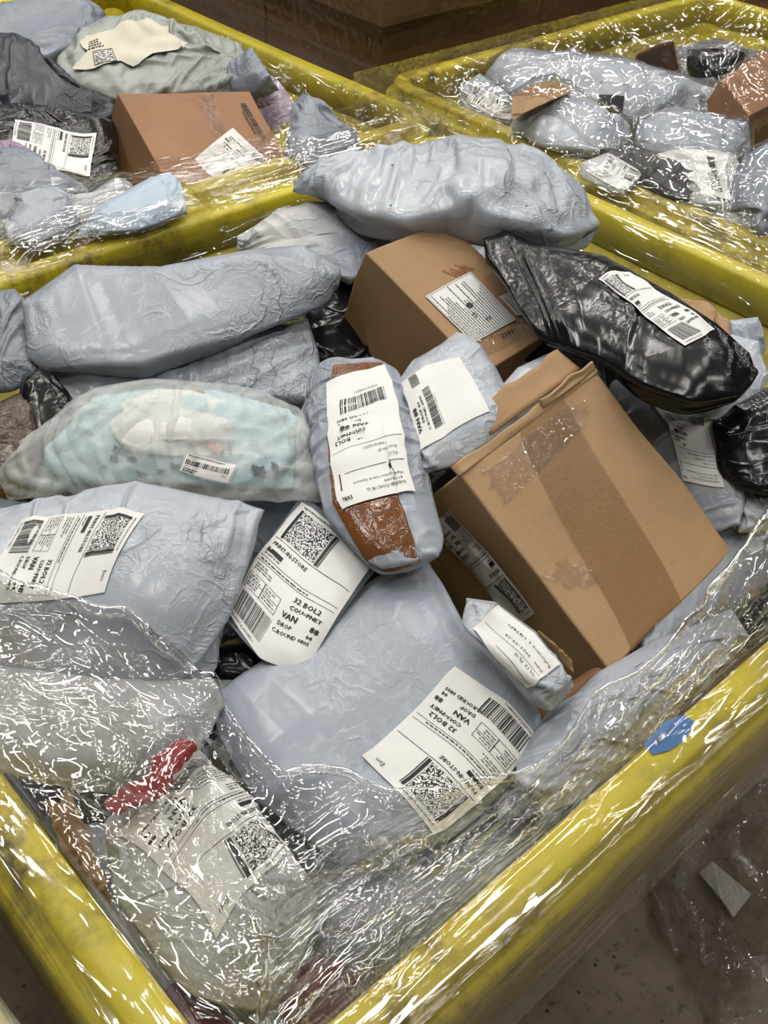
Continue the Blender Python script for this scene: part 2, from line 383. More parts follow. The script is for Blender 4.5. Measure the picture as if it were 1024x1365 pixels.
def pouch(name, label, cat, sides, mat, dz=0.0, thick=0.03, box=2.5, slack=0.06, press=0.12, crumple=1.0, seed=1, n=46, iters=46,
          group=None, parent=None, part='pouch', bulge=0.0, lump=0.25, fine=0.0009, hold=0.30, creases=7, bottom=0.6, off=None):
    rs = np.random.RandomState(seed)
    sd = outline(sides, dz)
    lu = np.linalg.norm(np.diff(np.array(sd[0]), axis=0), axis=1).sum(); lv = np.linalg.norm(np.diff(np.array(sd[1]), axis=0), axis=1).sum()
    nu = n; nv = int(np.clip(round(n * lv / max(lu, 1e-6)), 16, 64))
    C = coons(sd, nu, nv); Nm = normals(smooth2(C, 6))
    if Nm[..., 2].mean() < 0: Nm = -Nm
    u = np.linspace(-1, 1, nu)[:, None]; v = np.linspace(-1, 1, nv)[None]
    prof = np.clip((1 - np.abs(u) ** (2 * box)) * (1 - np.abs(v) ** (2 * box)), 0, 1) ** (0.75)
    uv = np.stack(np.meshgrid(np.linspace(0, lu, nu), np.linspace(0, lv, nv), indexing='ij'), -1)
    lm = 1 + lump * noise(uv * 11 + seed * 3.1, seed)
    C = C + Nm * (bulge * (1 - u ** 2) * (1 - v ** 2))[..., None]
    floor = thick * prof * lm
    top = C + Nm * floor[..., None]; bot = C - Nm * (floor * bottom)[..., None]
    X = np.stack([top, bot])
    links = _links(nu, nv); rests = []
    sl = 1 + slack * (1 + 0.9 * noise(uv * 9 + 5.5, seed + 9)); sl = np.stack([sl, sl])
    for sa, sb in links:
        rests.append(np.linalg.norm(X[sb] - X[sa], axis=-1) * 0.5 * (sl[sa] + sl[sb]))
    cr = np.zeros((nu, nv))
    for k in range(creases):
        a = rs.uniform(0, math.pi); c0 = rs.uniform(.1, .9, 2) * (lu, lv); w = rs.uniform(.03, .10)
        d1 = (uv[..., 0] - c0[0]) * math.cos(a) + (uv[..., 1] - c0[1]) * math.sin(a)
        d2 = -(uv[..., 0] - c0[0]) * math.sin(a) + (uv[..., 1] - c0[1]) * math.cos(a)
        cr += rs.choice([-1, 1]) * np.maximum(0, 0.012 - np.abs(d1)) * np.exp(-(d2 / w) ** 2)
    jit = 0.003 * crumple * (ridged(uv * 22, seed + 3, 2) - .6) + 0.5 * crumple * cr
    X[0] += Nm * jit[..., None]
    E0 = C.copy(); Pv = X.copy(); cell = math.sqrt(lu * lv / (nu * nv))
    edge = np.zeros((nu, nv), bool); edge[0] = edge[-1] = True; edge[:, 0] = edge[:, -1] = True
    for it in range(iters):
        V = (X - Pv) * 0.86; Pv = X.copy(); X = X + V
        nt = normals(X[0]); 
        if (nt * Nm).sum(-1).mean() < 0: nt = -nt
        X[0] += nt * (press * cell * 0.10); X[0, ..., 2] -= 0.00012
        for sweep in range(3):
            for (sa, sb), r in zip(links, rests): _pair(X, sa, sb, r, 1.0, 0.55)
            m = (X[0] + X[1]) * 0.5; m = m + (E0 - m) * hold
            X[0][edge] = m[edge]; X[1][edge] = m[edge]
        d = ((X[0] - E0) * Nm).sum(-1)
        X[0] += Nm * np.maximum(0, floor * 0.92 - d)[..., None] * 0.7
        X[0] -= Nm * np.maximum(0, d - floor * 1.12 - 0.007)[..., None] * 0.5
        d = -((X[1] - E0) * Nm).sum(-1)
        X[1] += Nm * (d - floor * bottom)[..., None] * 0.5
        X[0, 1:-1, 1:-1] += 0.008 * ((X[0, :-2, 1:-1] + X[0, 2:, 1:-1] + X[0, 1:-1, :-2] + X[0, 1:-1, 2:]) / 4 - X[0, 1:-1, 1:-1])
    mu, mv = nu * 2 - 1, nv * 2 - 1
    Wu, Wv = cubic_matrix(nu, mu), cubic_matrix(nv, mv)
    Xf = np.einsum('ai,bj,sijk->sabk', Wu, Wv, X)
    uvf = np.stack(np.meshgrid(np.linspace(0, lu, mu), np.linspace(0, lv, mv), indexing='ij'), -1)
    Nf = normals(Xf[0]); Nf = Nf if (Nf[..., 2].mean() > 0) else -Nf
    di = np.minimum(np.arange(mu), mu - 1 - np.arange(mu)) * lu / mu; dj = np.minimum(np.arange(mv), mv - 1 - np.arange(mv)) * lv / mv
    ed = np.minimum.outer(di, dj); ef = np.clip(ed / 0.012, 0, 1)
    a = rs.uniform(0, math.pi); ca, sa_ = math.cos(a), math.sin(a)
    rot = np.stack([uvf[..., 0] * ca + uvf[..., 1] * sa_, (-uvf[..., 0] * sa_ + uvf[..., 1] * ca) * 0.45], -1)
    warp = np.stack([noise(uvf * 13, seed + 20), noise(uvf * 13 + 40, seed + 21)], -1) * 0.018
    q = rot + warp
    mask = np.clip(0.35 + 1.1 * noise(uvf * 8 + 3, seed + 8), 0.08, 1.2)
    fac = 0.55 - np.abs(noise(q * 17, seed + 31)) * 1.6                       # broad facets
    med = np.exp(-np.abs(noise(q * 34 + 11, seed + 32)) * 9)                  # thin creases
    fin = np.exp(-np.abs(noise((uvf + warp) * 75, seed + 33)) * 7)
    su = np.where(np.less.outer(di, dj), uvf[..., 1], uvf[..., 0])            # puckers running in from the sealed edges
    puck = np.exp(-ed / 0.04) * (0.6 - np.abs(noise(np.stack([su * 30, ed * 5 + 0 * su], -1) + seed, seed + 34)) * 1.7)
    hh = crumple * mask * (fine * 3.2 * fac + fine * 2.0 * med + fine * 0.9 * fin) + crumple * fine * 3.0 * puck
    Xf[0] += Nf * (hh * ef)[..., None]
    if off is not None: Xf = Xf + np.asarray(off)
    top = Xf[0]; bot = Xf[1]; heap(top)
    nt = normals(top); flip = nt[..., 2].mean() < 0
    V = np.concatenate([top.reshape(-1, 3), bot.reshape(-1, 3)])
    F = np.concatenate([grid_faces(mu, mv, flip), grid_faces(mu, mv, not flip, mu * mv)])
    # weld the rim of the lower sheet to the upper one
    idx = np.arange(mu * mv).reshape(mu, mv); remap = np.arange(2 * mu * mv)
    rim = np.zeros((mu, mv), bool); rim[0] = rim[-1] = True; rim[:, 0] = rim[:, -1] = True
    remap[(idx + mu * mv)[rim]] = idx[rim]
    F = remap[F]; used = np.unique(F); new = np.full(2 * mu * mv, -1); new[used] = np.arange(len(used))
    V = V[used]; F = new[F]
    if parent is None:
        c = top.reshape(-1, 3).mean(0); c[2] = bot[..., 2].min()
        parent = thing(name, label, cat, c, group)
    o = mesh_obj(part, V, F, mat, parent)
    up = np.array([0, 0, 1.0]) if not flip else np.array([0, 0, 1.0])
    return parent, Sheet(top, up), o

# ------------------------------------------------------------------ print on labels
_TXT = {}
def text_mesh(s):
    if s in _TXT: return _TXT[s]
    cu = bpy.data.curves.new('t', 'FONT'); cu.body = s; cu.resolution_u = 1; cu.size = 1.0
    ob = bpy.data.objects.new('t', cu); COL.objects.link(ob)
    dg = bpy.context.evaluated_depsgraph_get(); me = bpy.data.meshes.new_from_object(ob.evaluated_get(dg))
    v = np.array([q.co[:2] for q in me.vertices]) if len(me.vertices) else np.zeros((0, 2)); f = [tuple(q.vertices) for q in me.polygons]
    bpy.data.objects.remove(ob); bpy.data.curves.remove(cu); bpy.data.meshes.remove(me)
    _TXT[s] = (v, f); return _TXT[s]
class Print:
    """marks in millimetres on a label w wide and h high, y up from the foot"""
    def __init__(s, w=100, h=150, seed=0): s.w, s.h, s.v, s.f, s.m, s.rs = w, h, [], [], [], np.random.RandomState(seed)
    def quad(s, x, y, w, h, mat=0, nx=None, ny=None):
        nx = nx or max(1, int(w // 9)); ny = ny or max(1, int(h // 9)); b = len(s.v)
        for i in range(nx + 1):
            for j in range(ny + 1): s.v.append((x + w * i / nx, y + h * j / ny))
        for i in range(nx):
            for j in range(ny):
                a = b + i * (ny + 1) + j; s.f.append((a, a + ny + 1, a + ny + 2, a + 1)); s.m.append(mat)
    def text(s, t, x, y, size, mat=0, bold=0.0, stretch=1.0):
        v, f = text_mesh(t)
        for k in ((0, 0), (bold, 0)) if bold else ((0, 0),):
            b = len(s.v); s.v += [(x + a * size * stretch + k[0], y + c * size + k[1]) for a, c in v]
            s.f += [tuple(i + b for i in q) for q in f]; s.m += [mat] * len(f)
    def small(s, x, y, w, lines, gap=3.0, hgt=1.2, mat=1):
        for k in range(lines):
            xx = x; end = x + w * s.rs.uniform(.5, 1)
            while xx < end:
                l = s.rs.uniform(2, 7); s.quad(xx, y - k * gap, min(l, end - xx + 1), hgt, mat, 1, 1); xx += l + 1.2
    def bars(s, x, y, w, h, mat=0):
        xx = x
        while xx < x + w:
            b = s.rs.choice([.5, .5, .9, 1.4]) * w / 50; s.quad(xx, y, b, h, mat, 1); xx += b + s.rs.choice([.5, .7, 1.0, 1.3]) * w / 50
    def frame(s, x, y, w, h, t=.5, mat=0):
        s.quad(x, y, w, t, mat); s.quad(x, y + h - t, w, t, mat); s.quad(x, y, t, h, mat); s.quad(x + w - t, y, t, h, mat)
def parcel_print(seed):                       # shop-printed parcel label
    p = Print(100, 150, seed)
    p.small(8, 145, 60, 1, mat=1)
    p.quad(8, 104, 3.5, 38); p.quad(54, 104, 3.5, 38); p.quad(12.5, 105, 40, 36, 2, 5, 5); p.quad(58.5, 104, 1, 38)
    p.text('Evri', 80, 139, 6.5)
    p.quad(3, 101.5, 94, .6)
    p.text('PRINT-IN-STORE', 6, 93, 6.2, bold=.35)
    p.quad(6, 84, 20, 4.6); p.small(6, 81, 22, 1)
    p.quad(3, 77.5, 94, .5); p.small(6, 73.5, 88, 1, mat=0); p.quad(3, 71, 94, .5)
    p.text('32 BOL2', 58, 60, 8.2, bold=.6); p.text('COU=PNET', 58, 51.5, 6.6, bold=.6)
    p.text('VAN', 54, 41.5, 8.6, bold=.7); p.text('88', 86, 39.5, 8.4, bold=.7)
    p.text('DROP', 54, 33, 6, bold=.4); p.text('04', 86, 31.5, 6, bold=.5)
    p.text('C-ROUND 0805', 52, 25, 5.8, bold=.4)
    p.frame(3, 36, 22, 18, .45); p.frame(25, 36, 22, 18, .45); p.quad(3, 45, 44, .45); p.small(5, 66, 24, 3, 3.2)
    p.small(5, 50, 17, 2, 3); p.small(27, 50, 17, 2, 3); p.small(5, 42, 17, 2, 3); p.small(27, 42, 17, 2, 3)
    p.bars(6, 7.5, 42, 24) if seed % 2 else p.bars(5, 8, 52, 21)
    p.text('M-04W7-A-0006883-1', 6, 2.2, 4.0)
    return p
def return_print(seed, head=True, date='2025-09-29'):     # return-address parcel label
    p = Print(100, 190, seed)
    if head:
        p.text('SHEIN DISTRIBUTION UK LL', 6, 178, 5.0); p.text('EVRi', 84, 180, 5.5, bold=.4); p.text('819-dv0da 0L0W4', 8, 172, 5.0)
        p.text('High Lane Royshaldon Units & Cantern', 6, 166, 4.6); p.quad(92, 150, 1.5, 22)
    p.quad(3, 152, 84, .6); p.text('OL12 7LG', 8, 144, 5.2); p.text('Date   ' + date, 8, 136, 5.2)
    p.text('Reference 1. U8TBF0D949D2', 8, 128, 4.6); p.quad(3, 122, 94, .6)
    p.text('32', 62, 112, 7, bold=.5); p.text('BOL2', 76, 107, 7, bold=.5); p.text('COU=PNET', 58, 101, 6, bold=.5)
    p.text('VAN 88', 52, 89, 10, bold=.8); p.text('DROP 04', 62, 81, 6.4, bold=.5); p.text('C-ROUND 0805', 50, 73, 5.6, bold=.4)
    p.bars(14, 42, 72, 24); p.text('M-04W7-A-00068839-1', 24, 35, 4.4)
    return p
def lay(sheet, quad, parent, name='label', mat=None, pr=None, lift=0.0014, label=None, nu=24, nv=18, wob=0.0, seed=0, clip=None, uvq=None, plift=0.0006, ragged=0.0):
    """a patch laid on a sheet; quad = photograph corners of head-left, head-right, foot-right, foot-left as read"""
    q = np.array(uvq if uvq is not None else [sheet.find(c) for c in quad])   # TL TR BR BL
    def uv(s, t):
        s = np.asarray(s)[..., None]; t = np.asarray(t)[..., None]
        return (1 - t) * ((1 - s) * q[3] + s * q[2]) + t * ((1 - s) * q[0] + s * q[1])
    S, T = np.meshgrid(np.linspace(0, 1, nu), np.linspace(0, 1, nv), indexing='ij')
    Sj, Tj = S.copy(), T.copy()
    if ragged:
        w = noise(np.stack([S * 9, T * 9], -1) + seed * 1.7, seed + 40) * ragged
        Sj = S + w * (np.abs(2 * S - 1) ** 4); Tj = T + noise(np.stack([S * 9, T * 9], -1) + 31, seed + 41) * ragged * (np.abs(2 * T - 1) ** 4)
    X = sheet.at(uv(Sj, Tj), lift)
    if wob: X = X + sheet.N.mean((0, 1)) * (wob * (1 + noise(np.stack([S * 5, T * 6], -1), seed + 2)))[..., None]
    nn = normals(X); flip = (nn * (CAM - X)).sum(-1).mean() < 0
    o = mesh_obj(name, X, grid_faces(nu, nv, flip), mat or PAPER, parent)
    if label: o['label'] = label
    if pr is not None and len(pr.v):
        v = np.array(pr.v); s_, t_ = v[:, 0] / pr.w, v[:, 1] / pr.h
        Y = np.array(sheet.at(uv(s_, t_), lift + plift))
        if wob: Y = Y + sheet.N.mean((0, 1)) * (wob * (1 + noise(np.stack([s_ * 5, t_ * 6], -1), seed + 2)))[..., None]
        mesh_obj('print', Y, pr.f, [INK, INK_GREY, CODE], o, smooth=False, uvs=v, mat_ids=pr.m)
    return o

def stamp(sheet, quad, pr, mat, parent, name='print', lift=.0012):
    v = np.array(pr.v); q = np.array([sheet.find(c) for c in quad]); s_, t_ = (v[:, 0] / pr.w)[:, None], (v[:, 1] / pr.h)[:, None]
    uv = (1 - t_) * ((1 - s_) * q[3] + s_ * q[2]) + t_ * ((1 - s_) * q[0] + s_ * q[1])
    return mesh_obj(name, sheet.at(uv, lift), pr.f, mat, parent, smooth=False)

# ------------------------------------------------------------------ cartons
def carton(name, label, cat, top, depth, mat, seed=0, group=None, soft=0.004, n=14, parent=None, part='carton'):
    """top = four 3-D corners round the upper face; the sides go down its normal. Returns the thing and a Sheet for each face."""
    T = np.array(top, float); nrm = np.cross(T[1] - T[0], T[3] - T[0]); nrm /= np.linalg.norm(nrm)
    if nrm[2] < 0: T = T[[0, 3, 2, 1]]; nrm = -nrm
    B = T - nrm * depth
    if parent is None: parent = thing(name, label, cat, (*B.mean(0)[:2], B[:, 2].min()), group)
    ctr = (T.mean(0) + B.mean(0)) / 2
    def face(q):
        s = np.linspace(0, 1, n)[:, None, None]; t = np.linspace(0, 1, n)[None, :, None]
        # rounded towards the edges
        s = 0.5 - 0.5 * np.cos(s * math.pi) * 1.0; t = 0.5 - 0.5 * np.cos(t * math.pi)
        X = (1 - s) * (1 - t) * q[0] + s * (1 - t) * q[1] + s * t * q[2] + (1 - s) * t * q[3]
        return X
    quads = {'top': T, 'bottom': B[::-1]}
    for k in range(4): quads['side%d' % k] = np.array([T[k], B[k], B[(k + 1) % 4], T[(k + 1) % 4]])
    V, F, b, sheets = [], [], 0, {}
    for key, q in quads.items():
        X = face(q); nn = np.cross(q[1] - q[0], q[3] - q[0]); nn /= np.linalg.norm(nn)
        if np.dot(nn, q.mean(0) - ctr) < 0: nn = -nn
        d = soft * 0.7 * noise(X * 16 + seed, seed)[..., None] * nn
        dirs = X - ctr; dirs = dirs / np.linalg.norm(dirs, axis=-1, keepdims=True)
        X = X + np.stack([soft * 0.6 * noise(X * 13 + 9, seed + k) for k in range(3)], -1)
        fl = (normals(X).mean((0, 1)) * nn).sum() < 0
        V.append(X.reshape(-1, 3)); F.append(grid_faces(n, n, fl, b)); b += n * n
        sheets[key] = Sheet(X, nn); heap(X)
    V = np.concatenate(V); F = np.concatenate(F)
    key = np.round(V * 20000).astype(np.int64); _, first, inv = np.unique(key, axis=0, return_index=True, return_inverse=True)
    o = mesh_obj(part, V[first], inv.ravel()[F], mat, parent)
    bv = o.modifiers.new('rounded_edges', 'BEVEL'); bv.width = 0.0025; bv.segments = 2; bv.limit_method = 'ANGLE'; bv.angle_limit = math.radians(40)
    for p_ in o.data.polygons: p_.use_smooth = False
    return parent, sheets, o
def quad_on(pxs, o, n):
    n = np.asarray(n, float); n = n / np.linalg.norm(n); return [on_plane(x, y, o, n) for x, y in pxs]

# ================================================================== the setting
fl = mesh_obj('floor', [(-6, -5, 0), (9, -5, 0), (9, 9, 0), (-6, 9, 0)], [(0, 1, 2, 3)], CONCRETE, smooth=False); tag(fl, kind='structure')

# ================================================================== yellow tubs
def rr(x0, x1, y0, y1, off, r=0.055, k=5):
    x0 -= off; y0 -= off; x1 += off; y1 += off; r = max(0.012, r + off); out = []
    for cx, cy, a in ((x1 - r, y1 - r, 0), (x0 + r, y1 - r, 90), (x0 + r, y0 + r, 180), (x1 - r, y0 + r, 270)):
        for i in range(k + 1):
            t = math.radians(a + 90 * i / k); out.append((cx + r * math.cos(t), cy + r * math.sin(t)))
    # even out the straight runs so the plastic can bow a little
    pts = []
    for a, b in zip(out, out[1:] + out[:1]):
        d = math.hypot(b[0] - a[0], b[1] - a[1]); m = max(1, int(d / 0.12))
        for i in range(m): pts.append((a[0] + (b[0] - a[0]) * i / m, a[1] + (b[1] - a[1]) * i / m))
    return pts
def sweep(x0, x1, y0, y1, prof, close=False, wav=0.0, seed=0):
    nref = len(rr(x0, x1, y0, y1, 0)); rings = []
    base = np.array(rr(x0, x1, y0, y1, 0)); c = np.array([(x0 + x1) / 2, (y0 + y1) / 2])
    # outward direction of the rounded rectangle at each point
    tan = np.roll(base, -1, 0) - np.roll(base, 1, 0); out = np.stack([tan[:, 1], -tan[:, 0]], -1); out /= np.linalg.norm(out, axis=1, keepdims=True)
    V = []
    for off, z in prof:
        half = np.array([(x1 - x0) / 2, (y1 - y0) / 2])
        ring = base + out * off if off > -.05 else c + (base - c) * (half + off) / half
        w = wav * noise(base * 4 + seed, seed)
        V.append(np.column_stack([ring + out * w[:, None], np.full(len(base), z)]))
    n = len(base); F = []
    m = len(prof)
    for k in range(m - 1 + (1 if close else 0)):
        for i in range(n):
            j = (i + 1) % n; a, b = k * n, ((k + 1) % m) * n
            F.append((a + i, b + i, b + j, a + j))
    return np.concatenate(V), F, n
def tub(x0, x1, y0, y1, label, seed=0, z=ZR):
    t = thing('parcel_tub', label, 'tub', ((x0 + x1) / 2, (y0 + y1) / 2, 0), 'yellow plastic parcel tubs')
    prof = [(-.019, z - .055), (-.020, z - .006), (-.015, z), (.009, z), (.013, z - .005), (.014, z - .018), (.023, z - .020), (.027, z - .026), (.027, z - .10), (.022, z - .102), (.006, z - .06)]
    V, F, n = sweep(x0, x1, y0, y1, prof, True, .003, seed); mesh_obj('rim', V, F, YELLOW, t)
    prof = [(-.006, z - .03), (-.20, .16), (-.215, .145)]
    V, F, n = sweep(x0, x1, y0, y1, prof); F = list(F) + [tuple(range(2 * n, 3 * n))]
    o = mesh_obj('shell', V, F, YELLOW, t); s = o.modifiers.new('wall', 'SOLIDIFY'); s.thickness = 0.005
    for o_ in (t.children): 
        for p_ in o_.data.polygons: p_.use_smooth = True
    for sx in (x0 + .26, x1 - .26):
        for sy in (y0 + .26, y1 - .26):
            V, F = [], []; k = 20
            for w in (-.018, .018):
                for i in range(k): V.append((sx + .06 * math.cos(2 * math.pi * i / k), sy + w, .06 + .06 * math.sin(2 * math.pi * i / k)))
            F = [(i, (i + 1) % k, k + (i + 1) % k, k + i) for i in range(k)] + [tuple(range(k))[::-1], tuple(range(k, 2 * k))]
            b = len(V)
            for dx, dy, dz in [(a, c, d) for a in (-.045, .045) for c in (-.026, .026) for d in (.09, .15)]: V.append((sx + dx, sy + dy, dz))
            F += [tuple(b + i for i in q) for q in ((0, 1, 3, 2), (4, 6, 7, 5), (0, 4, 5, 1), (2, 3, 7, 6), (0, 2, 6, 4), (1, 5, 7, 3))]
            mesh_obj('castor', V, F, INK, t, smooth=False)
    return t
MX, MY = 1.183, 1.018
tub_main = tub(0, MX, 0, MY, 'yellow plastic tub with a torn blue sticker on its rim', 1)
tub_b = tub(0.02, MX + .02, MY + .075, 2 * MY + .075, 'yellow tub holding the brown carton with a white label set diamond-wise', 2)
tub_c = tub(1.275, 2.30, 0.30, 1.275, 'yellow tub covered over with clear stretch film, white cartons of mailers inside', 3)
tub_c['label'] = 'yellow tub holding the grey mailer with a black printed panel'
tub_d = tub(-1.27, -.094, -.12, .90, 'yellow tub wrapped in milky film beside the dirty scuffed rim', 4)
# torn blue sticker on the near rim
pts = [(858, 992), (888, 962), (912, 952), (926, 962), (915, 985), (893, 1000), (870, 1006)]
V = [P(x, y, .0012) for x, y in pts]; V.append(np.mean(V, 0))
st = mesh_obj('sticker', V, [(i, (i + 1) % 7, 7) for i in range(7)], BLUE, tub_main); st['label'] = 'torn blue sticker with white letters'
pr = Print(30, 12); pr.text('ES', 2, 2, 9, bold=.6)
v = np.array(pr.v); o_, ex, ey = P(872, 1000, .0019), P(906, 965, .0019) - P(872, 1000, .0019), P(866, 985, .0019) - P(872, 1000, .0019)
mesh_obj('print', o_ + v[:, :1] / 24 * ex + v[:, 1:] / 14 * ey, pr.f, PAPER, st, smooth=False)

# ================================================================== parcels in the main tub
G = 'parcels in the yellow tub'
def mail(label, sides, mat=GREY, cat='mailer', name='poly_mailer', **kw):
    kw.setdefault('group', None)
    return pouch(name, label, cat, sides, mat, **kw)

# --- bottom layer, seen only through gaps
def deep(i, cx, cy, w, h, rot, mat, label, dz):
    w, h, dz = w * .9, h * .9, dz - .03
    c, s = math.cos(rot), math.sin(rot)
    q = [(cx + c * a * w / 2 - s * b * h / 2, cy + s * a * w / 2 + c * b * h / 2) for a, b in ((-1, -1), (1, -1), (1, 1), (-1, 1))]
    px = [project(np.array([x, y, ZR + dz])) for x, y in q]
    mail(label, [[(*p_, dz)] for p_ in px], mat, thick=.03, seed=100 + i, n=30, iters=20, group='parcels at the bottom of the tub')
deep(0, .20, .22, .30, .34, .3, GREYG, 'greenish grey mailer lying deep under the stretch film', -.20)
deep(1, .46, .16, .40, .26, -.1, GREYD, 'dull grey mailer deep beside the near rim under film', -.22)
deep(2, .80, .18, .42, .30, .1, NAVY, 'dark mailer deep under the big tan carton', -.31)
deep(3, .22, .58, .34, .40, -.2, NAVY, 'dark navy mailer deep below the frosted clothing bag', -.20)
deep(4, .56, .52, .40, .34, .2, BLACK, 'black mailer deep between the taped parcel and cartons', -.17)
deep(5, .92, .52, .36, .40, -.1, GREYD, 'dull grey mailer deep under the shiny black bag', -.19)
deep(6, .28, .86, .42, .28, .1, GREYD, 'dull grey mailer deep under the long box-shaped mailer', -.17)
deep(7, .72, .84, .44, .28, -.1, NAVY, 'dark mailer deep under the crumpled back mailer', -.17)

# --- front-left group
mail('dull grey mailer half hidden under film at the scuffed corner', [[(-60, 1010, -.10), (70, 1035, -.11), (170, 1050, -.11)], [(250, 1020, -.10), (300, 940, -.09)], [(285, 905, -.07), (150, 905, -.06)], [(-60, 880, -.06)]], GREYW, thick=.035, seed=11, lump=.5, crumple=1.4, box=1.6)
mail('grey mailer lying under the red-tied white parcel', [[(180, 1265, -.15), (250, 1335, -.15)], [(330, 1350, -.15), (260, 1220, -.14)], [(170, 1090, -.13)], [(105, 1100, -.13), (130, 1190, -.14)]], GREY, thick=.02, seed=12, box=1.5)
w28, s28, _ = mail('white parcel with a creased label and red ribbon under film', [[(232, 1290, -.11), (262, 1325, -.11)], [(350, 1350, -.12), (385, 1300, -.12), (415, 1205, -.11)], [(392, 1140, -.10), (330, 1060, -.09), (262, 1000, -.08)], [(140, 1095, -.09), (160, 1190, -.10)]], GREYW, thick=.02, seed=13, box=2.6, hold=.5)
lay(s28, [(380, 1132), (288, 1252), (152, 1112), (256, 1012)], w28, pr=parcel_print(5), seed=5)
mail('black bag crumpled behind the red ribbon', [[(95, 1065, -.13), (150, 1100, -.13)], [(275, 1015, -.12), (262, 970, -.11)], [(190, 975, -.11)], [(110, 1010, -.12)]], BLACK, 'bag', 'plastic_bag', thick=.03, seed=14, box=1.4, crumple=1.6)
mail('red plastic ribbon bunched on the white parcel', [[(140, 1074, -.06), (160, 1085, -.06), (190, 1068, -.055), (212, 1056, -.055), (238, 1018, -.05)], [(262, 1000, -.05), (258, 988, -.045)], [(240, 984, -.045), (205, 1010, -.045), (198, 1035, -.05), (165, 1048, -.055)], [(142, 1066, -.06)]], RED, 'ribbon', 'red_ribbon', thick=.006, seed=15, box=1.2, crumple=2.0, slack=.12, n=40)
mail('torn strip of brown kraft paper by the tub wall', [[(60, 1065, -.08), (100, 1140, -.10)], [(150, 1215, -.12), (142, 1175, -.10)], [(110, 1095, -.08), (96, 1060, -.06)], [(88, 1048, -.06), (80, 1070, -.07)]], KRAFT, 'paper', 'kraft_strip', thick=.003, seed=16, box=1.2, crumple=2.0, slack=.08)
mail('maroon plastic packet at the tub corner under film', [[(200, 1330, -.14), (260, 1400, -.14)], [(350, 1420, -.14)], [(300, 1350, -.13)], [(230, 1310, -.13)]], MAROON, 'packet', 'plastic_packet', thick=.02, seed=17)
mail('dark red packet beneath the gathered film near the rim', [[(380, 1360, -.13), (440, 1400, -.13)], [(490, 1330, -.13)], [(455, 1285, -.12), (420, 1270, -.12)], [(375, 1310, -.12)]], MAROON, 'packet', 'plastic_packet', thick=.02, seed=18)
mail('dull grey mailer under crumpled film beside the near rim', [[(400, 1240, -.17), (470, 1310, -.17)], [(600, 1250, -.16), (720, 1120, -.16)], [(650, 1070, -.16), (560, 1110, -.16)], [(440, 1130, -.17)]], GREYD, thick=.025, seed=19)
m27, s27, _ = mail('large grey mailer with a shop-printed label, bulging beside the frosted bag', [[(-50, 895, -.09), (70, 905, -.10), (200, 922, -.10)], [(283, 908, -.10), (303, 806, -.05), (338, 718, -.02)], [(352, 680, -.01), (316, 668, -.01), (225, 650, .0), (183, 642, .0), (28, 675, -.01)], [(-50, 690, -.01), (-50, 800, -.03)]], GREYL, thick=.042, seed=20, box=2.2, n=56, slack=.05, crumple=1.3)
lay(s27, [(193, 686), (140, 790), (-26, 806), (30, 694)], m27, pr=parcel_print(3), seed=3)
mail('black bag corner between the printed mailers', [[(275, 905, -.12), (345, 905, -.12)], [(380, 865, -.11)], [(330, 845, -.10)], [(275, 860, -.11)]], BLACK, 'bag', 'plastic_bag', thick=.02, seed=21, n=30)
mail('white packet corner under the broad blue-grey mailer', [[(262, 940, -.13), (330, 940, -.13)], [(365, 890, -.12)], [(320, 885, -.12)], [(270, 905, -.12)]], GREYW, 'packet', 'plastic_packet', thick=.012, seed=22, n=30)

# --- centre
m24, s24, _ = mail('grey mailer almost covered by a tilted shop-printed label', [[(300, 828, -.06), (350, 878, -.07)], [(405, 895, -.07), (470, 800, -.05)], [(513, 745, -.04), (455, 695, -.03)], [(402, 660, -.03), (340, 745, -.05)]], GREYD, thick=.008, seed=24, box=3, slack=.01, crumple=.7, lump=.1, hold=.6, press=.03)
lay(s24, [(403, 671), (499, 750), (408, 897), (301, 816)], m24, pr=parcel_print(1), seed=1, wob=.0012)
m12, s12, _ = mail('grey mailer bound with brown tape under an upside-down return label', [[(506, 762, -.02), (562, 752, -.02)], [(585, 742, -.01), (587, 712, -.005), (566, 628, .005), (548, 560, .01), (527, 502, .015)], [(505, 484, .02), (447, 481, .02)], [(420, 493, .01), (422, 540, .0), (431, 627, -.01), (441, 690, -.015), (480, 735, -.02)]], GREY, thick=.03, seed=25, box=3, n=44)
lay(s12, [(509, 484), (445, 488), (497, 758), (560, 748)], m12, 'tape', TAPE_BROWN, lift=.0012, label='shiny brown packing tape')
lay(s12, [(552, 657), (458, 680), (436, 513), (512, 489)], m12, pr=return_print(1), seed=7, lift=.003)
m13, s13, _ = mail('small grey mailer with a mostly blank white label and two barcodes', [[(558, 634, .0), (600, 622, .0), (640, 597, .01)], [(686, 567, .01), (660, 510, .02), (634, 468, .03)], [(609, 442, .04), (587, 459, .04), (550, 481, .03)], [(530, 520, .02), (543, 575, .01)]], GREYL, thick=.024, seed=26, box=2.6)
pr = Print(100, 150, 4); pr.text('VAN 88', 20, 138, 10, bold=.8); pr.text('DROP 04', 30, 129, 7, bold=.4); pr.text('C-ROUND 0805', 16, 121, 7, bold=.4); pr.bars(14, 88, 56, 26); pr.text('M-04W7-A-00068839-1', 12, 82, 4.6); pr.bars(80, 112, 18, 22)
lay(s13, [(560, 602), (536, 512), (612, 477), (652, 549)], m13, pr=pr, seed=8)
